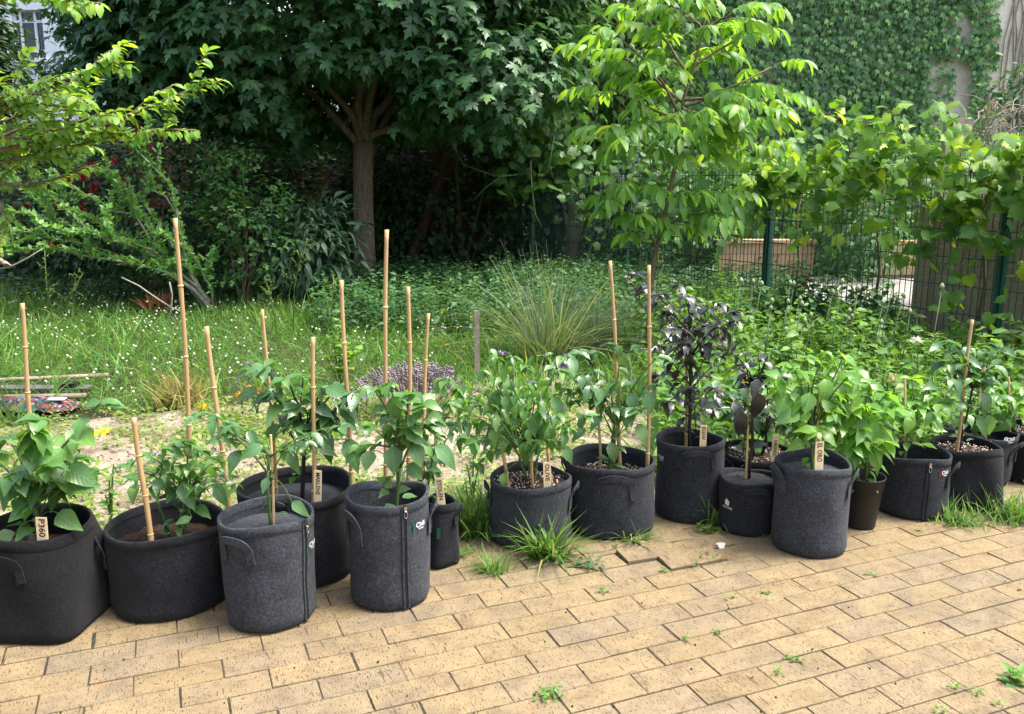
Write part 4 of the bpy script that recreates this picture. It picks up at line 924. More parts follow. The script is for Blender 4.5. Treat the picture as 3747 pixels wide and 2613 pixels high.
def herb(name, label, cat, base, tops, leafT, sz, mat, stem, every=.035, start=.1, group=None, flower=None, fsz=.02, lift=.3, singles=300):
    root = empty(name, base, label, cat, group); ps_, ds_, ns_, ss_ = [], [], [], []
    for tp_ in tops:
        tp_ = Vector(tp_); pts_ = bez(base, Vector((base[0], base[1], 0)) * .4 + tp_ * .6 + Vector((0, 0, .05)), tp_, 7)
        MB().tube([q - Vector(base) for q in pts_], [.006 - .0006 * i for i in range(7)], 5).build('stem', stem, root)
        L = (tp_ - Vector(base)).length; m_ = max(3, int(L / every)); a = rng.uniform(0, 6)
        for i in range(m_):
            t = start + (1 - start) * i / (m_ - 1); q = pts_[min(5, int(t * 6))].lerp(pts_[min(6, int(t * 6) + 1)], t * 6 - int(t * 6)) if t < 1 else pts_[-1]
            a += 2.4; ps_.append(np.array(q)); ds_.append(np.array([math.cos(a), math.sin(a), lift + rng.uniform(-.25, .25)])); ns_.append(np.array([0, 0, 1]) + rng.normal(0, .2, 3)); ss_.append(sz * rng.uniform(.7, 1.2) * (1.1 - .5 * t))
        if flower:
            k = 14; off = unit(rng.normal(0, 1, (k, 3))); off[:, 2] = np.abs(off[:, 2]); me = joined('flower', TINY, off * fsz * .3, frames(off, rng.normal(0, 1, (k, 3))), np.full(k, fsz)); me.materials.append(flower)
            link('flower', me, root).location = tp_ - Vector(base)
    foliage(root, leafT, np.array(ps_), frames(np.array(ds_), np.array(ns_)), np.array(ss_), mat, singles)
    return root
# canadian fleabane and its like: tall leafy spires
for lab, (bu, bv), tps in (('tall bright green leafy spire weed before the plank screen', (2085, 930), ((2096, 750),)), ('shorter bright leafy weed beside pale pink rose', (1985, 935), ((1992, 822), (1978, 845))), ('bright leafy weed spires behind the purple leaved chili', (1640, 790), ((1605, 570), (1650, 610)))):
    b0 = G(bu, bv); herb('leafy_spire', lab, 'weed', b0, [P(u, v, b0.y) for u, v in tps], LANCE, .1, M['chili_bright'], M['stem'], .008, .15, 'leafy spire weeds', lift=.55)
for i, (u, v) in enumerate(((1800, 580), (1845, 590), (1900, 605), (1950, 600), (1990, 620), (1760, 610), (1870, 640), (1930, 645), (1820, 650), (1700, 640), (1660, 670), (1980, 680), (1780, 640), (1850, 615), (1910, 660), (1960, 650), (2010, 660), (1740, 660), (2030, 700), (1890, 690))):
    y = 8.6 + rng.uniform(-.5, .9); y = min(y, 8.9 if u > 1900 else 9.3); tp_ = P(u, v, y); b0 = Vector((tp_.x + rng.uniform(-.05, .05), y, -.02))
    herb('nettle', 'tall dark green nettle standing against the wire fence', 'nettle', b0, [tp_, tp_ + Vector((.1, -.08, -.15)), tp_ + Vector((-.12, .02, -.25))], SMALL, .15, M['nettle'], M['stem'], .022, .1, 'nettles along the fence', lift=-.1)
# allium seed heads
for (zx, zy) in ((310, 340), (395, 345), (455, 360), (655, 355), (680, 360), (1020, 345), (1130, 390), (955, 420), (1380, 360), (1450, 440), (1720, 380), (725, 465), (737, 500), (640, 485), (527, 480), (518, 530), (800, 580), (757, 620), (1070, 550), (1090, 590), (1305, 490), (1295, 630), (1495, 555)):
    u, v = (2550 + zx / 1.918) * .6128, (850 + zy / 1.918) * .6128; y = rng.uniform(6.0, 7.0) if u < 2050 else 5.9; tp_ = P(u, v, y)
    root = empty('seed_head_stalk', (tp_.x - .04, y, 0), 'slim stalk with a pale green oval seed head before fence', 'seed head', 'seed head stalks in the bed')
    MB().tube([(0, 0, -.03), (rng.uniform(-.02, .03), 0, tp_.z * .5), (.04, 0, tp_.z)], [.004, .0035, .003], 6).build('stalk', M['greystem'], root)
    o = MB().lathe([(.003, -.02), (.011, -.015), (.016, -.002), (.014, .01), (.008, .018), (.002, .025)], 9).build('head', M['seedhead'] if 'seedhead' in M else M.setdefault('seedhead', plain('seed_head', (.3, .36, .2), (.2, .26, .13), 160, .8, .2, .6)), root); o.location = (.04, 0, tp_.z)
# dock stalks with pale seed sprays
for lab, pts_uv, y in (('tall dock stalk with cream seed sprays before butterfly bush', ((655, 720), (660, 640), (672, 590), (690, 540)), 8.4), ('green dock stalk with loose seed clusters beside tall cane', ((738, 730), (745, 680), (748, 620)), 8.0), ('loose branching dock stalk in the meadow grass', ((120, 730), (105, 650), (100, 560)), 9.0), ('spreading pale dock stalk in front of the rose bush', ((165, 720), (150, 670), (185, 615)), 9.0), ('thin dock stalk climbing before the fence post', ((1470, 680), (1475, 600), (1478, 520)), 8.6), ('short dock stalk below the hedge maple', ((620, 720), (612, 680), (600, 640)), 8.2)):
    pp_ = [P(u, v, y) for u, v in pts_uv]; b0 = Vector((pp_[0].x, y, -.03)); root = empty('dock_stalk', b0, lab, 'dock', 'dock stalks'); allp = [b0] + pp_[1:]
    MB().tube([q - b0 for q in allp], [.006] + [.004] * (len(allp) - 1), 5).build('stalk', M['stem'], root); ps_ = []
    for k in range(9):
        t = .35 + .65 * k / 8; f = t * (len(allp) - 1); i = min(len(allp) - 2, int(f)); q = allp[i].lerp(allp[i + 1], f - i); e_ = q + Vector((rng.uniform(-.16, .16), rng.uniform(-.1, .1), rng.uniform(.04, .16))) * (1.2 - .7 * t)
        tw = bez(q, (q + e_) / 2, e_, 4); MB().tube([w - b0 for w in tw], .002, 4).build('side_shoot', M['stem'], root)
        for w in np.linspace(0, 1, 16): ps_.append(np.array(q.lerp(e_, float(w))) + rng.normal(0, .008, 3))
    ps_ = np.array(ps_); m_ = len(ps_); foliage(root, TINY, ps_, frames(rng.normal(0, 1, (m_, 3)), lean(m_, .5)), rng.uniform(.012, .022, m_), M['yellowweed'], 0, mass='seeds')
# young vine, marigolds, rose, small flowers in the bed
yv = G(762, 870); herb('young_vine', 'young vine with lobed yellow green leaves behind the soil bed', 'vine', yv, [P(u, v, yv.y) for u, v in ((745, 745), (775, 770), (760, 715), (800, 780), (725, 790))], GRAPE, .085, M['plum'], M['stem'], .04, .3, lift=.2)
for lab, (u, v), tps, fm_ in (('marigold with two orange red flower heads on the bed', (578, 935), ((562, 876), (582, 880)), 'orange'), ('single orange marigold behind the tall zipped grow bag', (822, 925), ((822, 883),), 'orange'), ('small orange marigold beside split cane', (545, 930), ((540, 890),), 'orange'), ('orange marigold behind the shrubby chili row', (712, 935), ((712, 887),), 'orange'),
        ('yellow pansy low on the sandy bed', (452, 935), ((452, 915),), 'yellow'), ('white pansy on the sandy bed beside marigold', (800, 940), ((806, 893), (798, 900)), 'white'), ('scarlet flowering plant behind the purple leaved chili', (1650, 905), ((1635, 850), (1655, 855), (1680, 852), (1620, 862)), 'scarlet'), ('orange red lantana flowers below pale pink rose', (1985, 940), ((1985, 890), (2000, 905), (1978, 898)), 'scarlet')):
    b0 = G(u, v); herb('flowering_plant', lab, 'flower', b0, [P(a, c, b0.y) for a, c in tps], SMALL, .05, M['midleaf'], M['stem'], .02, .1, None, M[fm_], .032)
b0 = G(2010, 935); herb('pink_rose', 'pale pink full rose bloom among bed foliage', 'flower', b0, [P(2008, 862, b0.y)], SMALL, .07, M['midleaf'], M['stem'], .02, .1, None, M['pink'], .06)
b0 = G(2060, 900); herb('white_umbel', 'small white flower head on a stem before the plank screen', 'flower', b0, [P(2055, 768, b0.y)], LANCE, .06, M['weed'], M['stem'], .03, .1, None, M['white'], .04)
b0 = G(1985, 960)
for lab, (u, v), tps, sz, mt in (('broad leafed squash seedling on the bed before fence', (1935, 940), ((1960, 870), (1920, 880), (1985, 885)), .12, 'weed'), ('leafy green bed plant behind the bag of purple chili', (1640, 965), ((1610, 930), (1660, 940), (1590, 950), (1680, 950)), .11, 'yellowweed'), ('bright green bed plant behind dark plastic pot', (1850, 920), ((1820, 830), (1860, 810), (1890, 830), (1840, 850)), .1, 'chili_bright'),
        ('grassy leaf clump behind the red printed grow bag', (2075, 985), ((2060, 930), (2090, 925), (2110, 940)), .13, 'weed'), ('low yellow leaved weed at the terrace edge', (240, 1240), ((230, 1180), (250, 1150), (262, 1200)), .05, 'yellowweed'), ('tall thin weed at the bed edge between square and round bags', (250, 1170), ((245, 1080), (255, 1040), (235, 1110)), .05, 'weed'),
        ('tall weed left of the olive labelled bag', (1060, 1120), ((1062, 1010), (1045, 1040), (1075, 1050)), .05, 'weed')):
    b1 = G(u, v); herb('bed_plant', lab, 'plant', b1, [P(a, c, b1.y) for a, c in tps], OVAL, sz, M[mt], M['stem'], .025, .2, 'plants in the bed', lift=.1)
gs = G(1070, 850); setp(MB().box((-.018, -.01, -.05), (.018, .01, P(1070, 697, gs.y).z)).build('wooden_stake', M['stick'], None, False, gs), 'short grey weathered stake beside ornamental grass', 'stake')
# rusty dry fern clump
rf = G(352, 700); n = 220; rr_ = empty('dry_fern', rf, 'rust brown dry fern clump under leaning shrub', 'fern'); dd = lean(n, .5)
foliage(rr_, LANCE, np.array(rf) + rng.normal(0, .06, (n, 3)) * np.array([1, 1, 0]), frames(dd, horiz(n)), rng.uniform(.12, .26, n), leafmat('dry_fern', (.16, .07, .03), (.26, .12, .05), None, .2, None, .8), 0, mass='fronds')
sg = G(405, 905); rr_ = empty('straw_tuft', sg, 'half dried straw coloured grass tuft at the bed edge', 'grass clump'); n = 260
foliage(rr_, BLADE, np.array(sg) + rng.normal(0, .07, (n, 3)) * np.array([1, 1, 0]), frames(lean(n, .5), horiz(n)), rng.uniform(.12, .3, n), leafmat('straw', (.25, .19, .08), (.2, .24, .06), (.36, .28, .14), .25, None, .6), 0, mass='blades')

# poles, board and sack lying at the left of the meadow
sk = G(30, 913); sack = empty('soil_sack', sk, 'colourful printed plastic soil sack lying in grass', 'sack')
V = []; nn_ = 14; mm_ = 7
for i in range(nn_):
    for j in range(mm_):
        s, t = i / (nn_ - 1) * 2 - 1, j / (mm_ - 1) * 2 - 1; h = (1 - s ** 4) * (1 - t ** 4) * .07 + .008 * math.sin(i * 2.1 + j * 1.7); V.append((s * .42, t * .11, h))
MB().add(V + [(x, y, -.02) for x, y, z in V], [(i * mm_ + j, (i + 1) * mm_ + j, (i + 1) * mm_ + j + 1, i * mm_ + j + 1) for i in range(nn_ - 1) for j in range(mm_ - 1)] + [(0, nn_ * mm_, nn_ * mm_ + mm_ - 1, mm_ - 1)]).build('sack_body', M['sack'], sack)
MB().box((.26, -.06, .06), (.36, .0, .068)).build('folded_end', M['printwhite'], sack, False)
bd = G(70, 884); o = MB().box((-.75, -.06, .04), (.42, .06, .055)).build('dark_board', plain('grey_board', (.12, .12, .115), (.07, .07, .065), 12, .6), None, False, bd); setp(o, 'thin dark grey board lying across the soil sack', 'board')
o = MB().box((.2, -.05, .058), (.33, .05, .085)).build('black_tray', M['blackplastic'], None, False, bd); setp(o, 'small black tray on the end of the dark board', 'tray')
for lab, a, c, r_ in (('long weathered bamboo pole lying above the dark board', (-60, 856), (243, 841), .017), ('shorter weathered bamboo pole lying before soil sack', (-60, 892), (193, 887), .018)):
    A, C = G(*a, .07), G(*c, .05); o = MB().tube([Vector((0, 0, 0)), (C - A) * .33, (C - A) * .66, C - A], [r_, r_ * 1.03, r_ * .98, r_], 9).build('bamboo_pole', M['oldbamboo'], None, True, A); setp(o, lab, 'pole', 'poles lying at the meadow edge')

# the little bird
bp = P(11, 594, 9.25); bd_ = empty('bird', bp, 'small brown and white finch perched on a twig', 'bird')
prof = [((-.075, 0, -.012), .006), ((-.05, 0, -.006), .014), ((-.03, 0, .004), .024), ((-.005, 0, .014), .03), ((.018, 0, .03), .026), ((.032, 0, .046), .019), ((.044, 0, .056), .018), ((.055, 0, .057), .012), ((.061, 0, .056), .004)]
prof = [((-x, y, z), r_) for (x, y, z), r_ in prof]
MB().tube([q[0] for q in prof], [q[1] for q in prof], 12).build('body', plain('bird_plumage', (.5, .42, .36), (.24, .14, .09), 28, .9), bd_)
MB().tube([(-.058, 0, .056), (-.066, 0, .055), (-.073, 0, .053)], [.006, .004, .001], 6).build('beak', M['stick'], bd_)
MB().add([(.02, -.028, .022), (.005, -.031, .0), (.05, -.018, -.008), (.085, -.008, -.016), (.05, -.02, .012)], [(0, 1, 2, 3, 4)]).build('wing', plain('wing', (.12, .08, .06), (.05, .035, .03), 60, .9), bd_)
MB().add([(.06, -.01, -.01), (.06, .01, -.01), (.115, .012, -.03), (.115, -.012, -.03)], [(0, 1, 2, 3)]).build('tail', plain('tail', (.1, .07, .05), None, 60, .9), bd_)
for s in (-.008, .008): MB().tube([(.005, s, -.012), (.002, s, -.035), (-.008, s, -.042)], .0018, 4).build('leg', M['stick'], bd_)
for s in (-.0165, .0165): MB().lathe([(.001, -.003), (.003, 0), (.001, .003)], 6, (-.047, s, .06)).build('eye', M['ink'], bd_)
pts_ = [P(-10, 606, 9.25) , P(8, 601, 9.25), P(25, 598, 9.25), P(60, 580, 9.25), P(100, 555, 9.3)]
MB().tube([q - sb for q in pts_], [.012, .012, .01, .008, .006], 6).build('perch_twig', M['palebark'], ls)

# ------------------------------------------------------------------ grow bags
def pot_dims(xl, xr, yb, yr):
    um = (xl + xr) / 2; f0 = G(um, yb); aw = Vector((f0.x, f0.y, 0)).normalized(); r = .12
    for _ in range(6):
        c = f0 + aw * r; d = proj(c + Vector((0, 0, .18)))[2][0]; r = (xr - xl) / 2 / FV * float(d)
    c = f0 + aw * r; rf = ray(um, yr); t = math.hypot(f0.x, f0.y) / math.hypot(rf.x, rf.y); h = H + rf.z * t
    return c, r, h, aw
POTS = {}
LABELS = {'p360': (92, 1160, 97, 1222), 'marlene': (713, 1055, 712, 1132), 'stolen': (983, 1072, 992, 1141), 'olive': (1226, 1037, 1228, 1096), 'jigsaw': (1578, 953, 1576, 1000), 'heino': (1740, 974, 1736, 1026), 'eloro': (1838, 990, 1836, 1054)}
def bag(key, label, xl, xr, yb, yr, soil=.05, square=0.0, sqrot=0.0, flare=0.0, tint=1.0, handles=(), zipper=None, logo=None, lid=False, stuffed='dirt', tag=None, lean_=0.0):
    c, r, h, aw = pot_dims(xl, xr, yb, yr); root = empty('grow_bag', c, label, 'grow bag', 'fabric grow bags along the terrace edge')
    f_ang = math.atan2(-aw.y, -aw.x); ph = rng.uniform(0, 6, 6)
    def Rf(th, z):                                     # th = 0 faces the viewer, + to the right
        t = min(1.2, max(0, z / h)); k = r * (1 + flare * (.5 - t)) * (1 - .03 * max(0, .05 - t) / .05) * (1 + .014 * math.sin(th * 2 + ph[0] + t * 2) + .010 * math.sin(th * 3 + ph[1] - t * 5) + .006 * math.sin(th * 7 + ph[2] + 6 * t) + .008 * math.sin(t * 9 + ph[3] + th))
        if square:
            p_ = 2 + square * max(0.0, 1 - t) ** 1.1; a = th - sqrot; k *= (abs(math.cos(a)) ** p_ + abs(math.sin(a)) ** p_) ** (-1 / p_)
        return k
    def at(th, z, out=0.0):
        k = Rf(th, z) + out; a = f_ang + th; return Vector((k * math.cos(a) + lean_ * z * math.cos(f_ang + R(90)), k * math.sin(a) + lean_ * z * math.sin(f_ang + R(90)), z))
    rimz = lambda th: h + .006 * math.sin(th * 2 + ph[4]) + .004 * math.sin(th * 3 + ph[5])
    n = 48; m = 16; b = MB(); V = []; Fs = []
    for j in range(m):
        t = j / (m - 1)
        for i in range(n):
            th = 2 * math.pi * i / n; z = rimz(th) * t
            if j == 0: z = .005 + .004 * math.sin(th * 5 + ph[1])
            elif j == 1: z = .022
            V.append(at(th, z, -.005 if j == 0 else 0))
    for j in range(8):                                   # inner wall going down to the soil
        for i in range(n):
            th = 2 * math.pi * i / n; V.append(at(th, rimz(th) - (soil + .05) * j / 7, -.007))
    for i in range(n): V.append(at(2 * math.pi * i / n, .0, -.03))
    for j in range(m + 7): Fs += [(j * n + i, j * n + (i + 1) % n, (j + 1) * n + (i + 1) % n, (j + 1) * n + i) for i in range(n)]
    last = (m + 8) * n; Fs += [(i, last + i, last + (i + 1) % n, (i + 1) % n) for i in range(n)]; Fs.append(tuple(last + i for i in range(n - 1, -1, -1)))
    body = MB().add(V, Fs).build('bag_body', M['felt'], root)
    def col(o): o.color = (tint, tint, tint * 1.02, 1); return o
    col(body)
    hem = MB(); V = []; n2 = 48                              # folded and stitched rim band
    for i in range(n2):
        th = 2 * math.pi * i / n2; z = rimz(th); V += [at(th, z - .031, .0004), at(th, z - .0295, .0019), at(th, z - .001, .0022), at(th, z + .003, -.0025), at(th, z - .001, -.0085), at(th, z - .028, -.0085)]
    Fs = [(i * 6 + k, ((i + 1) % n2) * 6 + k, ((i + 1) % n2) * 6 + k + 1, i * 6 + k + 1) for i in range(n2) for k in range(5)]
    col(MB().add(V, Fs).build('rim_hem', M['felt'], root))
    zs_ = h - soil; V = [(at(0, zs_, 0)).xy.to_3d() * 0 + Vector((lean_ * zs_ * math.cos(f_ang + R(90)), lean_ * zs_ * math.sin(f_ang + R(90)), zs_ + .008))]; rings = 6
    for q in range(1, rings + 1):
        for i in range(n):
            th = 2 * math.pi * i / n; e_ = at(th, zs_, -.006); w = V[0].lerp(e_, q / rings); w.z = zs_ + .008 * (1 - q / rings) + (rng.normal(0, .003) if not lid else .001 * math.sin(i)); V.append(w)
    Fs = [(0, 1 + i, 1 + (i + 1) % n) for i in range(n)] + [(1 + q * n + i, 1 + (q + 1) * n + i, 1 + (q + 1) * n + (i + 1) % n, 1 + q * n + (i + 1) % n) for q in range(rings - 1) for i in range(n)]
    so = MB().add(V, Fs).build('felt_disc' if lid else 'soil', M['felt'] if lid else M['dirt'], root); col(so)
    if stuffed == 'perlite' and not lid:
        k = 240; a = rng.uniform(0, 6.28, k); rr = np.sqrt(rng.random(k)) * r * .93; pp_ = np.stack([rr * np.cos(a), rr * np.sin(a), np.full(k, zs_ + .008)], 1)
        me = joined('perlite', [BALL], pp_, frames(lean(k, .5), horiz(k)), rng.uniform(.004, .011, k)); me.materials.append(M['perlite']); setp(link('perlite', me, root), kind='stuff')
    for th0, span, top, drop, out in handles:               # sewn strap loops
        pts_ = []
        for i in range(17):
            s = i / 16 * 2 - 1; a = abs(s)
            if a > .62: z = h - top - drop + (1 - a) / .38 * drop * .55; th = th0 + span * math.copysign(1 - .12 * (1 - a) / .38, s); o_ = .006
            else: q = s / .62; z = h - top - drop * .45 + drop * .45 * math.sqrt(max(0, 1 - q * q * .96)); th = th0 + span * .88 * q; o_ = .006 + out * math.sqrt(max(0, 1 - q * q))
            pts_.append((at(th, z, o_), Vector((math.cos(f_ang + th), math.sin(f_ang + th), 0))))
        hb_ = MB(); V = []
        for i, (q, nr) in enumerate(pts_):
            tg = (pts_[min(16, i + 1)][0] - pts_[max(0, i - 1)][0]).normalized(); sd = tg.cross(nr).normalized() * .0125
            V += [q + sd + nr * .0025, q - sd + nr * .0025, q - sd - nr * .0025, q + sd - nr * .0025]
        Fs = [(i * 4 + k, i * 4 + (k + 1) % 4, (i + 1) * 4 + (k + 1) % 4, (i + 1) * 4 + k) for i in range(16) for k in range(4)] + [(3, 2, 1, 0), (64, 65, 66, 67)]
        col(MB().add(V, Fs).build('handle', M['felt'], root, False)).color = (tint * 1.05,) * 3 + (1,)
    if zipper is not None:
        def strip(w, o0, o1, ta, zlo, zhi):
            V = []
            for i in range(15):
                z = zlo + (zhi - zlo) * i / 14; V += [at(ta - w / r, z, o0), at(ta - w / r, z, o1), at(ta + w / r, z, o1), at(ta + w / r, z, o0)]
            return MB().add(V, [(i * 4 + k, i * 4 + k + 1, i * 4 + k + 5, i * 4 + k + 4) for i in range(14) for k in range(3)])
        zp = strip(.0042, -.001, .0035, zipper, .01, h).build('zipper', M['zip'], root, False)
        for s in (-1, 1): col(strip(.0035, -.001, .005, zipper + s * .0085 / r, .01, h - .002).build('zipper_flap', M['felt'], root, False))
        q = at(zipper, h - .012, .008); nr = Vector((math.cos(f_ang + zipper), math.sin(f_ang + zipper), 0)); tg = Vector((-nr.y, nr.x, 0))
        pl = MB(); pl.add([q + tg * a * .005 + nr * b2 + Vector((0, 0, c2)) for c2 in (-.009, .009) for b2 in (-.003, .004) for a in (-1, 1)], [(0, 1, 3, 2), (4, 6, 7, 5), (0, 4, 5, 1), (2, 3, 7, 6), (0, 2, 6, 4), (1, 5, 7, 3)]).build('zip_slider', M['metal'], zp, False)
        ring = [q + nr * .006 + tg * math.cos(a) * .0055 + Vector((0, 0, -.019 + .012 * math.sin(a))) for a in np.linspace(0, 2 * math.pi, 13)]
        MB().tube(ring, .0016, 5, False).build('zip_pull', M['metal'], zp)
    if logo is not None:
        th0, zz, s, mark = logo
        def stick(V, Fs, name, mat, out=.0045): return MB().add([at(th0 + w.x / r, zz + w.y, out) for w in V], Fs).build(name, mat, root, False)
        if mark != 'pot':
            V, Fs = text_mesh('Chili', .036 * s); stick(V, Fs, 'lettering', M['printwhite']); V, Fs = text_mesh('Welten', .0135 * s); stick([w + Vector((.002, -.021 * s, 0)) for w in V], Fs, 'lettering', M['printwhite'])
        if mark in ('green', 'red'):
            pod = [(-.046, .02), (-.041, .018), (-.039, .0), (-.042, -.016), (-.05, -.027), (-.054, -.026), (-.052, -.008), (-.051, .008), (-.049, .018)]
            stick([Vector((x * s * 1.15 + .006 * s, y * s, 0)) for x, y in pod], [tuple(range(len(pod)))], 'emblem', M['print' + mark], .005)
        if mark == 'ring':
            a = np.linspace(0, 2 * math.pi, 17)[:-1]; V = [Vector((-.042 * s + math.cos(t) * k * s, .01 * s + math.sin(t) * k * s, 0)) for k in (.006, .012) for t in a]
            stick(V, [(i, (i + 1) % 16, 16 + (i + 1) % 16, 16 + i) for i in range(16)], 'emblem', M['printwhite'], .005)
        if mark == 'pot':
            V, Fs = text_mesh('ROOTIES', .013 * s); stick([w + Vector((0, -.021, 0)) for w in V], Fs, 'lettering', M['printwhite'])
            mk = [(-.011, -.01), (.009, -.012), (.012, .009), (.002, .013), (-.001, .021), (-.004, .021), (-.003, .013), (-.012, .01)]
            stick([Vector((x, y, 0)) for x, y in mk], [tuple(range(8))], 'emblem', M['printwhite'], .005)
    if tag is not None:
        th0, zz = tag; V = [at(th0 + sx * .006 / r, zz + sz * .022, .004) for sx, sz in ((-1, -1), (1, -1), (1, 1), (-1, 1))]; MB().add(V, [(0, 1, 2, 3)]).build('woven_tag', M['printgreen'], root, False)
    POTS[key] = dict(c=c, r=r, h=h, aw=aw, soil=h - soil, root=root); return root
M['perlite'] = plain('perlite', (.6, .56, .5), (.3, .22, .15), 30, .9)
S = lambda *a: a
bag('p360', 'black square bottomed grow bag bearing the wooden label P360', -14, 232, 1436, 1212, .11, 5.0, R(-33), .12, .22, [S(-.62, .34, .045, .08, .012)])
bag('low', 'wide low round dark grey grow bag with purple budded chili', 266, 518, 1397, 1212, .085, tint=.42, handles=[S(.95, .22, .02, .15, .03), S(-1.5, .2, .03, .09, .02)])
bag('tallzip', 'tall grey grow bag with zip and felt disc before the label MARLENE', 514, 713, 1424, 1186, .055, tint=1.2, handles=[S(-.72, .36, .03, .085, .018)], zipper=.86, logo=S(1.12, .27, 0.68, 'green'), lid=True, flare=-.03)
bag('marlene', 'wide dark grow bag bearing the label MARLENE behind others', 549, 800, 1330, 1128, .07, tint=.42, lid=True)
bag('zip', 'tall grey grow bag with zip at front and green pepper print', 788, 968, 1375, 1137, .11, tint=1.15, handles=[S(-1.0, .28, .035, .11, .02), S(1.45, .22, .04, .1, .025)], zipper=.38, logo=S(.85, .3, .68, 'green'))
bag('stolen', 'small dark square grow bag bearing the label STOLEN', 952, 1026, 1277, 1135, .05, 2.5, R(30), 0, .35, [S(1.25, .3, .015, .07, .02)], tag=S(-.1, .15))
bag('olive', 'wide grey grow bag with perlite soil bearing the label OLIVE', 1098, 1280, 1240, 1098, .035, tint=1.0, handles=[S(1.35, .2, .02, .1, .025), S(-1.5, .2, .03, .08, .02)], stuffed='perlite')
bag('loop', 'wide grey grow bag with arched front handle and two tall canes', 1267, 1463, 1217, 1058, .085, tint=.8, handles=[S(.1, .42, .02, .105, .018), S(-1.7, .2, .03, .08, .02)], stuffed='perlite')
bag('jigsaw', 'tall grey grow bag bearing the label JIGSAW', 1466, 1615, 1177, 1003, .11, tint=.72, handles=[S(.22, .52, .02, .075, .016)], logo=S(-.95, .28, .6, 'plain'))
bag('heino', 'dark grow bag bearing the label HEIN behind smaller bag', 1608, 1775, 1140, 1034, .03, tint=.42, handles=[S(-.85, .3, .02, .1, .02)], stuffed='perlite')
bag('small', 'small grey grow bag with felt disc and white print', 1610, 1736, 1206, 1088, .018, tint=.55, handles=[S(.25, .5, .02, .06, .014)], logo=S(-.75, .135, 1.0, 'pot'), lid=True)
bag('eloro', 'tall light grey grow bag bearing the label EL ORO', 1727, 1890, 1254, 1056, .05, tint=1.25, handles=[S(-1.1, .34, .015, .1, .02), S(1.4, .26, .02, .1, .02)], lid=True)
bag('redzip', 'grey grow bag with front zip and red pepper print', 1958, 2113, 1167, 1032, .08, tint=.65, handles=[S(1.35, .24, .025, .1, .03), S(-1.0, .2, .05, .06, .012)], zipper=.42, logo=S(.95, .22, .62, 'red'))
bag('square', 'black square bottomed grow bag with one leaning tall cane', 2080, 2222, 1146, 1012, .04, 4.0, R(20), .03, .3, stuffed='perlite')
bag('ring', 'grey zipped grow bag with white ring print behind square bag', 2116, 2256, 1093, 980, .06, tint=.8, handles=[S(1.2, .2, .03, .1, .025), S(-1.3, .2, .03, .08, .02)], zipper=.25, logo=S(.85, .25, .72, 'ring'), flare=-.14)
bag('last', 'dark grow bag partly cut off beside the ring printed bag', 2226, 2380, 1089, 978, .03, tint=.32, stuffed='perlite')
# black plastic nursery pot
c, r, h, aw = pot_dims(1878, 1972, 1194, 1080); pc = empty('nursery_pot', c, 'black plastic nursery pot with tapered sides and rolled rim', 'pot')
MB().lathe([(r * .70, .0), (r * .72, .01), (r * .92, h - .045), (r * .965, h - .043), (r * .985, h - .006), (r * 1.02, h - .004), (r * 1.02, h + .004), (r * .97, h + .003), (r * .93, h - .05)], 40, cap1=False).build('pot_body', M['blackplastic'], pc)
MB().lathe([(r * .925, h - .052), (r * .4, h - .042), (.001, h - .04)], 30).build('soil', M['dirt'], pc)
POTS['plastic'] = dict(c=c, r=r, h=h, aw=aw, soil=h - .045, root=pc)
q = G(1962, 1010); pb_ = empty('grey_pot', q, 'small grey square plastic pot in the bed behind nursery pot', 'pot'); zt = P(1962, 935, q.y).z
MB().add([(sx * w, sy * w, z) for z, w in ((0, .05), (zt, .075)) for sx, sy in ((-1, -1), (1, -1), (1, 1), (-1, 1))] + [(sx * .068, sy * .068, zt - .003) for sx, sy in ((-1, -1), (1, -1), (1, 1), (-1, 1))], [(3, 2, 1, 0), (0, 1, 5, 4), (1, 2, 6, 5), (2, 3, 7, 6), (3, 0, 4, 7), (4, 5, 9, 8), (5, 6, 10, 9), (6, 7, 11, 10), (7, 4, 8, 11)]).build('pot_body', plain('grey_plastic', (.2, .2, .21), None, 8, .5), pb_, False)
MB().box((-.066, -.066, zt - .03), (.066, .066, zt - .02)).build('soil', M['dirt'], pb_, False)

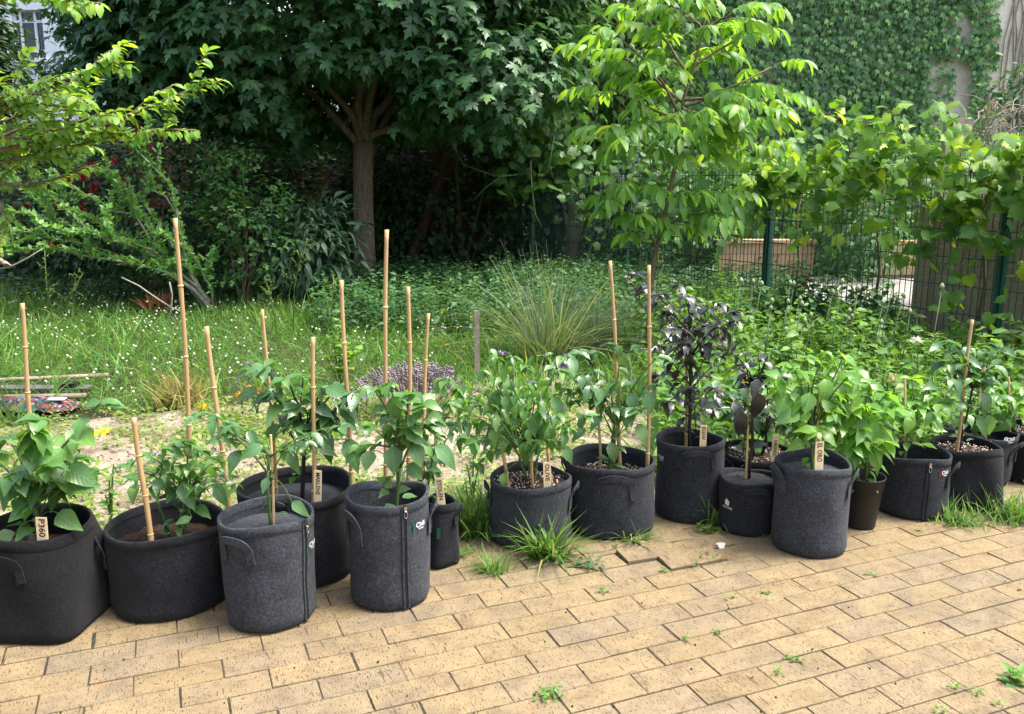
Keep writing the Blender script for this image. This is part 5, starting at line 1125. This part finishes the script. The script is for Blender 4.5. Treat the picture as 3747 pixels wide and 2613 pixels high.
# ------------------------------------------------------------------ wooden labels with handwriting
for key, txt, ut, vt, ub, vb in (('p360', 'P360', 92, 1160, 97, 1222), ('marlene', 'MARLENE', 713, 1055, 712, 1132), ('stolen', 'STOLEN', 983, 1072, 992, 1141), ('olive', 'OLIVE', 1226, 1037, 1228, 1096), ('jigsaw', 'JIGSAW', 1578, 953, 1576, 1000), ('heino', 'HEINO', 1740, 974, 1736, 1026), ('eloro', 'EL ORO', 1838, 990, 1836, 1054)):
    po = POTS[key]; dx_ = P(ub, vb, po['c'].y - po['r'] * .8).x - po['c'].x; yy = po['c'].y - .84 * math.sqrt(max(.0004, po['r'] ** 2 - dx_ ** 2)); A, B = P(ut, vt, yy), P(ub, vb, yy); ax = (A - B).normalized(); Ls = (A - B).length; wd = {'p360': .034, 'marlene': .026, 'heino': .023}.get(key, .026) * (yy / 3.0 if key != 'p360' else 1)
    wd = {'p360': 25, 'marlene': 17, 'stolen': 17, 'olive': 17, 'jigsaw': 15, 'heino': 14, 'eloro': 19}[key] / FV * float(proj(A)[2][0])
    side = Vector((1, .0, 0)); side = (side - ax * side.dot(ax)).normalized(); nr = side.cross(ax)
    if nr.y > 0: nr = -nr
    root = empty('plant_label', B - ax * .02, f'flat pale wooden plant label reading {txt if txt != "HEINO" else "HEIN"}', 'plant label', 'wooden plant labels'); o_ = Vector(root.location)
    V = [B - ax * .02, A]; pts8 = [w + side * s * wd / 2 + nr * t * .0012 for w in V for s in (-1, 1) for t in (-1, 1)]
    MB().add([w - o_ for w in pts8], [(0, 1, 3, 2), (4, 6, 7, 5), (0, 4, 5, 1), (2, 3, 7, 6), (0, 2, 6, 4), (1, 5, 7, 3)]).build('wooden_strip', M['tagwood'], root, False)
    TV, TF = text_mesh(txt, wd * .78); xs_ = [w.x for w in TV]; k = min(1.3, Ls * .64 / (max(xs_) - min(xs_))); cx_ = (max(xs_) + min(xs_)) / 2
    mid = B.lerp(A, .62 if key != 'heino' else .42)
    MB().add([mid - ax * ((w.x - cx_) * k) + side * (w.y + .0006 * math.sin(w.x * 190)) + nr * .0022 - o_ for w in TV], TF).build('lettering', M['ink'], root, False)

# ------------------------------------------------------------------ canes
CANES = [('p360', 'tall bamboo cane in the P360 bag', 47, 680, 76, 1010, 0, .0075), ('low', 'tallest bamboo cane behind the wide low bag', 395, 489, 427, 1010, .2, .0085), ('low', 'bamboo cane at the rim between low bag and tall zipped bag', 465, 732, 519, 1200, .02, .009), ('low', 'short thick bamboo cane at the front of the low bag', 302, 937, 338, 1222, -.12, .0095),
    ('marlene', 'bamboo cane left of the MARLENE chili', 590, 694, 622, 1140, .05, .007), ('marlene', 'bamboo cane beside the MARLENE label', 704, 756, 702, 1140, -.08, .0085), ('marlene', 'tall bamboo cane at the right rim of the MARLENE bag', 767, 628, 788, 1110, -.02, .0085), ('zip', 'very tall bamboo cane behind the zipped green print bag', 868, 515, 862, 1110, .24, .0085), ('zip', 'bamboo cane between the zipped bag and the STOLEN bag', 916, 643, 918, 1070, .2, .008), ('stolen', 'bamboo cane in the STOLEN bag', 962, 703, 943, 1060, .02, .007),
    ('olive', 'short bamboo cane left in the OLIVE bag', 1112, 930, 1140, 1100, -.05, .0075), ('olive', 'short bamboo cane in the middle of the OLIVE bag', 1190, 985, 1197, 1105, -.07, .0065), ('olive', 'short bamboo cane beside the OLIVE label', 1222, 980, 1240, 1090, .0, .0065), ('loop', 'bamboo cane inside the loop handled bag', 1368, 585, 1392, 1040, .02, .008), ('loop', 'bamboo cane at the right rim of the loop handled bag', 1457, 595, 1452, 1070, -.0, .0085), ('loop', 'thin short bamboo cane left inside the loop handled bag', 1338, 880, 1346, 1050, -.02, .006), ('square', 'tall leaning bamboo cane in the square black bag', 2181, 717, 2143, 1020, 0, .008), ('jigsaw', 'short cane hidden in the dark purple chili', 1539, 720, 1538, 1000, .04, .007)]
for key, lab, ut, vt, ub, vb, dy, r_ in CANES:
    yy = POTS[key]['c'].y + dy; A, B = P(ut, vt, yy), P(ub, vb, yy); B = B + (B - A).normalized() * .03; n = 9; pts_ = [B.lerp(A, i / (n - 1)) - B for i in range(n)]; ax = (A - B); pts2, rd = [], []
    for t in np.linspace(0, 1, 25): pts2.append(ax * float(t) + Vector((.004 * math.sin(t * 5 + ut), 0, 0))); rd.append(r_ * (1.0 - .15 * t) * (1.14 if int(t * 24) % 7 == 3 else 1))
    root = empty('bamboo_cane', B, lab, 'cane', 'bamboo canes'); MB().tube(pts2, rd, 9).build('cane', M['bamboo'], root)
    for t in (3.5 / 24, 10.5 / 24, 17.5 / 24): MB().tube([ax * (t - .004) + Vector((.004 * math.sin(t * 5 + ut), 0, 0)), ax * (t + .004) + Vector((.004 * math.sin(t * 5 + ut), 0, 0))], r_ * 1.16, 9).build('node_ring', M['splint'], root)
for key, lab, ut, vt, ub, vb, dy in (('tallzip', 'thin split stick in the felt covered tall bag', 607, 975, 613, 1175, 0), ('zip', 'thin split stick in the zipped green print bag', 888, 1000, 890, 1150, 0), ('small', 'thin split stick tied to the small purple chili', 1678, 868, 1672, 1085, 0), ('eloro', 'thin split stick tied to the EL ORO chili', 1838, 870, 1824, 1050, 0), ('redzip', 'thin split stick in the red print bag', 2029, 846, 2033, 1000, 0), ('ring', 'thin split stick in the ring print bag', 2208, 818, 2178, 980, 0), ('last', 'thin split stick in the cut off dark bag', 2262, 846, 2264, 985, -.05), ('plastic', 'thin stick in the black nursery pot', 1894, 840, 1900, 1075, 0)):
    yy = POTS[key]['c'].y + dy; A, B = P(ut, vt, yy), P(ub, vb, yy); B.z = min(B.z, POTS[key]['soil'] - .01)
    setp(MB().tube([Vector((0, 0, 0)), (A - B) * .5 + Vector((.003, 0, 0)), A - B], .0045, 6).build('split_stick', M['splint'], None, False, B), lab, 'stick', 'thin split sticks')

# ------------------------------------------------------------------ chili plants
def chili(key, label, tips, leaf, mat='chili', stem='stem', fork=.45, nleaf=6, droop=.16, tipn=5, stems=1, sr=.006, T=CHILI, depth=.1, low=4, flower=None, extra=(), ux=None, sag=.5, inner=0, axial=False):
    po = POTS[key]; c = po['c']; y0 = c.y; base = Vector((c.x, y0, po['soil']))
    if ux: base.x = P(ux[0], ux[1], y0).x
    root = empty('chili_plant', base, label, 'chili plant', 'chili plants in the grow bags'); L0 = .9 * leaf / FV * float(proj(c + Vector((0, 0, .4)))[2][0])
    T3 = [P(u, v, y0 + (q[0] if q else rng.uniform(-depth, depth))) for u, v, *q in tips]; top = max(t.z for t in T3); ctr = sum(T3, Vector()) / len(T3)
    nodes = []
    for s in range(stems):
        fz = base.z + (sorted(t.z for t in T3)[len(T3) // 2] - base.z) * fork if not axial else base.z + (top - base.z) * .86; f = Vector((base.x + (ctr.x - base.x) * .35 + rng.normal(0, .012 + .02 * (stems > 1)), y0 + rng.normal(0, .012 + .02 * (stems > 1)), fz))
        b0 = base + Vector((rng.normal(0, .012) if stems > 1 else 0, rng.normal(0, .012) if stems > 1 else 0, -.02)); nodes.append(f)
        MB().tube([q - base for q in wob(bez(b0, (b0 + f) / 2 + Vector((rng.normal(0, .008), 0, 0)), f, 6), .002)], [sr * (1.15 - .06 * i) for i in range(6)], 7).build('stem', M[stem], root)
    ps_, ds_, ns_, ss_ = [], [], [], []
    def leaf_at(q, dr, s, up=0.0):
        dr = np.asarray(dr, float) + rng.normal(0, .2, 3); dr[2] += up; ps_.append(np.array(q)); ds_.append(dr); ns_.append(np.array([0, 0, 1]) + rng.normal(0, .22, 3) + np.array([0, -.12, 0])); ss_.append(L0 * s)
    for i, t in enumerate(T3):
        f = nodes[i % stems]
        if axial: f = base.lerp(f, min(.97, max(.12, (t.z - base.z) / (f.z - base.z) * .78 - .05)))
        ln = (t - f).length; k = f + (t - f) * .5 + Vector((0, 0, .12 * ln)) + Vector((rng.normal(0, .02), 0, 0)); pts_ = bez(f, k, t, 7)
        MB().tube([q - base for q in wob(pts_, .0025)], [sr * (.72 if not axial else .45) * (1 - .1 * j) for j in range(7)], 6).build('branch', M[stem], root)
        out = unit(np.array([t.x - c.x, t.y - y0, .0]) + rng.normal(0, .05, 3))
        m_ = nleaf if ln > .12 else max(2, nleaf // 2)
        for j in range(m_):
            tt = .3 + .65 * j / max(1, m_ - 1); q = pts_[min(6, int(round(tt * 6)))]; a = rng.uniform(0, 6.28); dr = np.array([math.cos(a), math.sin(a), 0]) * .9 + out * .5; dr[2] = -droop * rng.uniform(.3, 1.6); leaf_at(q, dr, rng.uniform(.55, 1.05))
        for j in range(tipn):
            a = j * 2.4 + rng.uniform(0, 1); dr = np.array([math.cos(a), math.sin(a), 0]) + out * .25; dr[2] = rng.uniform(-.35, .45) - droop * .4; leaf_at(t, dr, rng.uniform(.35, .9))
        if flower and i % 2 == 0:
            for q_ in range(2):
                k = 6; a = np.arange(k) * 1.047; off = np.stack([np.cos(a), np.sin(a), np.full(k, -.3)], 1); me = joined('flower', TINY, off * .003, frames(off, np.tile([[0, 0, 1.0]], (k, 1))), np.full(k, .013)); me.materials.append(M[flower])
                o = link('flower', me, root); o.location = t - base + Vector(rng.normal(0, .025, 3)); o.rotation_euler = (rng.uniform(-1, 1) + 2.6, rng.uniform(-.6, .6), 0)
    for j in range(low):
        a = rng.uniform(0, 6.28); q = Vector(base).lerp(nodes[0], rng.uniform(.1, .7)); dr = np.array([math.cos(a), math.sin(a), rng.uniform(-.3, .6)]); leaf_at(q + Vector((math.cos(a), math.sin(a), .3)) * .02, dr, rng.uniform(.35, .8))
    for j in range(inner):
        t = T3[rng.integers(0, len(T3))]; q = ctr.lerp(t, rng.uniform(.1, 1)) + Vector((rng.normal(0, .03), rng.normal(0, .04), rng.normal(-.01, .03))); a = rng.uniform(0, 6.28); leaf_at(q, np.array([math.cos(a), math.sin(a), -droop]), rng.uniform(.4, .95))
    for (u, v, du, dv, s) in extra:                        # single leaves the photograph shows: place, pointing, size
        q = P(u, v, y0 - rng.uniform(.02, .09)); dr = P(u + du, v + dv, y0 - .12) - q; ps_.append(np.array(q)); ds_.append(np.array(dr)); ns_.append(np.array([rng.normal(0, .15), -.75, .6])); ss_.append(L0 * s)
        nd = nodes[0]; MB().tube([w - base for w in bez(nd.lerp(base, .3), (nd + q) / 2 + Vector((0, 0, .01)), q, 5)], [.0022, .002, .002, .0018, .0016], 5).build('leaf_stalk', M[stem], root)
    ps_, ds_, ns_, ss_ = (np.array(w) for w in (ps_, ds_, ns_, ss_)); keep_ = np.ones(len(ps_), bool)
    for lk, (u0, v0, u1, v1) in LABELS.items():              # no leaf hangs before a label
        for t in (0.15, .5, .9):
            lu, lv_, ld = proj(ps_ + unit(ds_) * ss_[:, None] * t); keep_ &= ~((np.abs(lu - (u0 + u1) / 2) < 20) & (lv_ > v0 - 12) & (lv_ < v1 + 10) & (ps_[:, 1] < POTS[lk]['c'].y))
    foliage(root, T, ps_[keep_], frames(ds_[keep_], ns_[keep_]), ss_[keep_], M[mat], 300)
    tie = nodes[0].lerp(base, .25); MB().lathe([(.011, -.006), (.012, 0), (.011, .006)], 10, tie - base, False, False).build('plant_tie', M['twistgreen'], root)
    return root

chili('p360', 'large leaved chili plant in the P360 bag', [(20, 985), (70, 965), (120, 990), (175, 960), (225, 905), (-20, 1020), (40, 1060), (165, 1030), (205, 1060), (110, 1040), (90, 940), (140, 1075), (10, 1095)], 84, 'chili', fork=.5, nleaf=5, tipn=5, sr=.009, T=CHILIB, low=7, stems=2, depth=.14, ux=(92, 1150),
      extra=((90, 1010, -6, 70, 1.0), (60, 1040, -35, 50, .95), (150, 1050, 75, 25, 1.0), (40, 1075, -60, 60, .95), (150, 1090, 80, -5, .95), (60, 1140, -45, 30, .6), (130, 1150, 45, 40, .9), (35, 1195, -60, 18, .75), (60, 1110, -30, 40, .8)))
chili('low', 'bushy chili with purple buds in the low bag', [(290, 1040), (330, 1020), (375, 1000), (410, 990), (450, 1010), (485, 1030), (505, 1060), (300, 1075), (340, 1055), (420, 1045), (470, 1075), (380, 1040), (445, 1090), (360, 1090), (525, 1085)], 52, 'chili', fork=.62, nleaf=5, tipn=5, stems=4, sr=.006, flower='violet', low=7, inner=45, ux=(388, 1190), extra=((410, 1080, 18, 80, 1.5), (300, 1085, -5, 50, 1.0), (440, 1135, 40, 40, 1.1), (350, 1080, -10, 60, 1.1), (480, 1090, 40, 50, 1.1), (430, 1160, -50, 20, .8)))
chili('tallzip', 'lanky forked chili in the felt covered tall bag', [(438, 935), (478, 930), (520, 950), (555, 965), (590, 985), (715, 975), (765, 955), (690, 990), (500, 985)], 52, 'chili_dark', fork=.75, nleaf=5, tipn=4, low=3, sr=.0055, ux=(614, 1160), extra=((650, 1010, 15, 70, 1.1), (540, 1010, -50, 60, 1.25), (600, 1070, -14, 50, .8), (655, 1125, 45, 35, 1.0), (590, 1000, -60, 20, 1.2), (480, 945, -20, 50, .8), (560, 965, 15, 60, .9)))
chili('marlene', 'tall dark stemmed chili with drooping leaves in the MARLENE bag', [(560, 830), (595, 822), (640, 850), (680, 845), (720, 868), (765, 865), (795, 880), (740, 925), (640, 900), (690, 925), (775, 950), (610, 880), (660, 960)], 66, 'chili_dark', 'darkstem', fork=.55, nleaf=6, tipn=5, low=5, sr=.008, flower='violet', ux=(676, 1110), extra=((720, 965, 30, 70, 1.2), (775, 985, 40, 70, 1.3), (620, 950, -30, 60, .9), (690, 990, 60, 12, 1.1), (730, 870, 60, 20, 1.1), (700, 905, 50, 30, 1.0), (760, 905, 40, 40, 1.0), (580, 875, -60, 12, .9)))
chili('zip', 'chili with broad hanging leaves in the zipped green print bag', [(838, 870), (875, 858), (915, 885), (950, 905), (830, 955), (805, 1000), (870, 930), (925, 960), (965, 945), (890, 900)], 56, 'chili', fork=.6, nleaf=6, tipn=5, low=5, sr=.007, flower=None, ux=(884, 1130), extra=((880, 1000, 6, 66, 1.25), (925, 995, 25, 50, 1.1), (830, 1010, -12, 60, 1.0), (910, 960, 55, 40, 1.1), (920, 880, 45, 50, 1.1), (880, 890, 10, 60, 1.1), (960, 930, 50, 15, .9), (895, 1100, 30, -12, .6), (870, 1100, -30, 8, .6), (915, 1040, 45, 45, 1.0)), T=CHILIB)
chili('stolen', 'glossy dark leaved chili in the STOLEN bag', [(1000, 935), (1020, 955), (975, 965), (960, 1000), (990, 1000), (940, 1030), (925, 1060), (960, 1060)], 46, 'chili_dark', fork=.5, nleaf=6, tipn=5, low=8, sr=.006, ux=(948, 1110), extra=((975, 1000, 75, 50, 1.7), (970, 1020, 55, 30, 1.2), (940, 990, 45, 30, 1.1), (960, 1050, 45, 10, .9)))
dome = [(985, 860), (1010, 900), (1020, 950), (1305, 870), (1310, 930), (1150, 800), (1220, 800), (1035, 980), (1000, 850), (1030, 870), (1060, 900), (1085, 830), (1110, 800), (1130, 850), (1150, 880), (1180, 820), (1200, 860), (1230, 880), (1250, 830), (1270, 870), (1295, 840), (1290, 900), (1250, 930), (1210, 920), (1170, 930), (1120, 930), (1080, 950), (1040, 930), (1060, 990), (1095, 1010), (1250, 990), (1275, 960), (1150, 980), (1205, 990), (1070, 1040)]
chili('olive', 'dense dome shaped chili with hanging leaves in the OLIVE bag', dome, 44, 'chili', fork=.5, nleaf=6, tipn=7, stems=4, low=6, sr=.0055, droop=.85, flower='violet', depth=.2, inner=150, extra=((1190, 930, 12, 50, 1.3), (1150, 930, -8, 50, 1.3), (1220, 930, 12, 55, 1.5), (1110, 880, -10, 50, 1.3), (1265, 1000, 20, 45, 1.1), (1240, 890, 20, 50, 1.3), (1130, 1060, -5, 40, .9), (1020, 890, 6, 50, 1.1), (1180, 1000, -5, 60, 1.2), (1215, 1010, 0, 55, 1.2)))
chili('loop', 'open spreading chili with arching branches in the loop handled bag', [(1262, 800), (1300, 790), (1340, 790), (1385, 775), (1430, 775), (1475, 800), (1490, 850), (1450, 860), (1405, 860), (1345, 880), (1300, 880), (1425, 915), (1480, 905), (1320, 840), (1240, 820)], 50, 'chili_dark', fork=.55, nleaf=6, tipn=5, stems=3, low=8, sr=.006, depth=.16, flower='violet', extra=((1350, 870, -15, 50, 1.1), (1395, 910, 20, 55, 1.2), (1430, 950, 25, 60, 1.2), (1370, 990, 5, 55, 1.1), (1345, 930, -20, 30, .9), (1310, 960, -40, 40, .9), (1410, 880, 25, 50, 1.2), (1455, 880, 5, 55, 1.1), (1280, 800, 15, 55, 1.1)))
pur = [(1425, 615), (1440, 640), (1470, 680), (1475, 660), (1525, 640), (1545, 665), (1500, 700), (1560, 690), (1590, 690), (1610, 680), (1640, 700), (1650, 720), (1600, 730), (1570, 740), (1520, 740), (1490, 740), (1480, 780), (1540, 770), (1590, 780), (1620, 800), (1500, 830), (1570, 840), (1470, 840), (1545, 870), (1600, 870), (1500, 900), (1580, 920), (1530, 940)]
chili('jigsaw', 'tall dark purple leaved chili in the JIGSAW bag', pur, 46, 'purple', 'darkstem', fork=.45, nleaf=4, tipn=6, stems=1, low=6, sr=.0075, T=NARROW + CHILI, depth=.16, flower='white', inner=70, droop=.2, axial=True, extra=((1570, 910, 65, -8, 1.5), (1560, 970, 20, 30, .9)))
chili('heino', 'glossy dark green chili in the bag labelled HEIN', [(1600, 870), (1640, 880), (1680, 890), (1720, 860), (1760, 880), (1790, 870), (1780, 910), (1730, 920), (1690, 930), (1640, 930), (1605, 915), (1750, 840), (1700, 960), (1760, 950), (1660, 850)], 46, 'varieg', 'darkstem', fork=.5, nleaf=5, tipn=5, stems=2, low=6, sr=.007, T=CHILI, depth=.2, inner=30)
chili('small', 'slim black stemmed chili with large purple leaves in the small bag', [(1640, 790), (1672, 795), (1700, 800), (1715, 810), (1660, 830), (1690, 850), (1712, 795)], 48, 'purple', 'darkstem', fork=.75, nleaf=3, tipn=3, stems=1, low=3, sr=.0055, T=CHILI, depth=.06, droop=.1, extra=((1700, 850, -14, 40, 1.1), (1700, 880, 5, 70, 1.5), (1655, 920, 20, 70, 1.5), (1700, 930, 35, 55, 1.5), (1645, 900, 25, 45, 1.2), (1690, 1000, 30, -20, .8), (1665, 1010, -25, -20, .7)))
chili('eloro', 'bright green chili with broad leaves in the EL ORO bag', [(1780, 830), (1810, 800), (1850, 790), (1890, 800), (1760, 870), (1800, 880), (1840, 870), (1880, 880), (1740, 910), (1770, 930), (1820, 930), (1860, 920), (1790, 970), (1830, 970), (1905, 840), (1740, 850)], 58, 'chili_bright', fork=.5, nleaf=6, tipn=5, stems=1, low=7, sr=.0075, T=CHILIB, depth=.15, inner=16, ux=(1822, 1040), extra=((1815, 880, -5, 55, 1.0), (1765, 880, -20, 55, 1.1), (1850, 850, 15, 60, 1.0), (1800, 990, -35, 20, .8), (1790, 920, -45, 30, 1.1)))
chili('plastic', 'lush big leaved chili in the black nursery pot', [(1880, 850), (1920, 830), (1950, 860), (1985, 880), (1900, 900), (1940, 910), (1970, 930), (2000, 920), (1890, 950), (1930, 960), (1960, 980), (1910, 1000), (1985, 990)], 66, 'chili_bright', fork=.45, nleaf=6, tipn=5, stems=2, low=8, sr=.008, T=CHILI, depth=.13, inner=16, extra=((1885, 840, 55, 110, 1.7), (1925, 930, 50, 70, 1.4), (1945, 1010, 60, 50, 1.3), (1920, 1005, -15, 55, 1.1), (1900, 930, 50, 40, 1.2)))
chili('redzip', 'young chili with wide spreading leaves in the red print bag', [(1975, 905), (2010, 890), (2050, 885), (2090, 885), (2115, 900), (2070, 910), (2030, 915), (1995, 930), (2100, 925), (2045, 850)], 54, 'chili_bright', fork=.62, nleaf=6, tipn=5, stems=1, low=5, sr=.007, T=CHILI, depth=.13, ux=(2032, 1000), extra=((2060, 955, 60, 8, 1.2), (2045, 930, -20, 45, 1.0), (2015, 985, -45, -10, .9), (2060, 1000, 40, -12, .9)))
chili('square', 'upright dark stemmed chili with glossy crown in the square black bag', [(2105, 775), (2140, 770), (2175, 780), (2210, 790), (2245, 780), (2120, 810), (2160, 810), (2200, 815), (2230, 820), (2180, 850), (2130, 850), (2215, 850)], 48, 'chili_dark', 'darkstem', fork=.72, nleaf=6, tipn=5, stems=1, low=4, sr=.005, T=CHILI, depth=.12, ux=(2152, 1000), extra=((2100, 865, -45, -6, 1.1), (2205, 880, 25, 50, 1.2), (2160, 900, -15, 30, .8), (2215, 930, 20, 55, 1.1)))
chili('ring', 'small leafy chili in the ring print bag', [(2150, 900), (2180, 890), (2210, 900), (2240, 890), (2170, 930), (2210, 930), (2250, 920), (2140, 925)], 46, 'chili', fork=.5, nleaf=6, tipn=5, stems=2, low=5, sr=.005, T=CHILI, depth=.12, extra=((2190, 930, 35, 60, 1.4), (2200, 960, -50, 5, .9)))
chili('last', 'leafy green chili in the cut off dark bag', [(2240, 870), (2270, 860), (2300, 870), (2330, 880), (2250, 905), (2285, 900), (2255, 930), (2310, 920), (2235, 890)], 48, 'chili_bright', fork=.5, nleaf=6, tipn=5, stems=1, low=6, sr=.007, T=CHILI, depth=.13, ux=(2266, 970), extra=((2270, 950, -40, 12, .9), (2290, 940, 40, 20, 1.0)))

# ------------------------------------------------------------------ grass tufts and weeds in the joints
def tuft(label, u, v, n, L, w, lean_=.55, mat='grass'):
    b0 = G(u, v); root = empty('grass_tuft', b0, label, 'grass tuft', 'grass tufts on the terrace'); c = np.array(b0) + rng.normal(0, 1, (n, 3)) * np.array([w, w * .7, 0]); c[:, 2] = -.004; d = lean(n, lean_)
    foliage(root, BLADE, c, frames(d, -d * np.array([1, 1, 0]) + np.array([0, 0, .2])), rng.uniform(L * .4, L, n), M[mat], 80, 'blade', 'blades')
tuft('long grass tuft growing before the OLIVE bag', 1232, 1252, 150, .27, .028)
tuft('short grass tuft on the pavers between STOLEN and OLIVE bags', 1108, 1278, 110, .13, .024, .8)
tuft('flat grass tuft beside the foot of the STOLEN bag', 1035, 1245, 50, .13, .02, 1.0)
tuft('thin grass tuft before the loop handled bag', 1420, 1215, 70, .17, .03, 1.0)
tuft('upright grass tuft between the JIGSAW bag and small printed bag', 1600, 1175, 60, .2, .02, .35)
tuft('grass tuft before the square black bag', 2150, 1172, 170, .15, .045, .7)
tuft('broad grass tuft at the terrace edge below the cut off bag', 2265, 1160, 260, .2, .07, .65)
tuft('rank grass growing at the edge between STOLEN and OLIVE bags', 1062, 1195, 260, .27, .05, .3)
tuft('fine grass growing behind the OLIVE bag at the bed edge', 1085, 1165, 200, .25, .06, .3)
tuft('single grass sprout at the foot of the EL ORO bag', 1720, 1205, 10, .08, .008, .9)
def sprig(label, u, v, n, sz, w, T=SMALL, mat='weed'):
    b0 = G(u, v); root = empty('joint_weed', b0, label, 'weed', 'small weeds between the pavers'); c = np.array(b0) + rng.normal(0, 1, (n, 3)) * np.array([w, w * .7, 0]); c[:, 2] = rng.uniform(.0, .3 * sz + .012, n); d = horiz(n); d[:, 2] = rng.uniform(.1, .8, n)
    foliage(root, T, c, frames(d, lean(n, .3)), rng.uniform(sz * .5, sz, n), M[mat], 60)
sprig('ferny green weed sprig in an open paver joint', 1232, 1563, 46, .022, .02)
sprig('rosette weed with toothed leaves near tilted pavers', 1323, 1272, 26, .05, .02, NARROW, 'buddleja')
sprig('light green clover sprig beside the small printed bag', 1590, 1192, 26, .03, .022, CLOVER, 'yellowweed')
sprig('broad leaved weed sprouting at the outer paver joint', 2275, 1528, 18, .05, .018, OVAL)
sprig('low weed mat in a joint right of tilted pavers', 1597, 1252, 30, .022, .025)
for k, (u, v) in enumerate(((1750, 1512), (1765, 1478), (1600, 1420), (1545, 1437), (1635, 1340), (1790, 1485), (2190, 1555), (2105, 1600), (700, 1362), (1490, 1282), (1560, 1270), (1955, 1290), (2060, 1190), (2140, 1545), (1720, 1330), (2240, 1580), (1352, 1330))):
    sprig('tiny green weed sprouting from a joint between pavers', u, v, 12, .018, .011)
n = 70; uu, vv = rng.uniform(0, 2296, n), rng.uniform(1260, 1600, n); p = np.array([G(a, b_) for a, b_ in zip(uu, vv)]); p[:, 2] = .003; p = p[wdist(p) < -.35]; n = len(p)
stuff('paving_debris', 'tiny dark crumbs and fallen bits strewn over the pavers', 'debris', M['dirt'], [BALL], p, lean(n, .4), horiz(n), rng.uniform(.003, .008, n))
for lab, u, v, mt in (('dried white leaf scrap on the pavers near tilted ones', 1610, 1222, 'white'), ('yellow withered leaf lying on the sandy bed', 212, 968, 'yellow'), ('pale yellow withered leaf lying beside tall cane', 440, 968, 'yellowweed')):
    q = G(u, v, .012); o = leaf_obj('fallen_leaf', GRAPE[2], M[mt], None, np.array(q), frames(np.array([[1, .3, .25]]), np.array([[.1, -.35, 1]]))[0], .035 if v > 1200 else .09, np.zeros(3)); setp(o, lab, 'leaf')
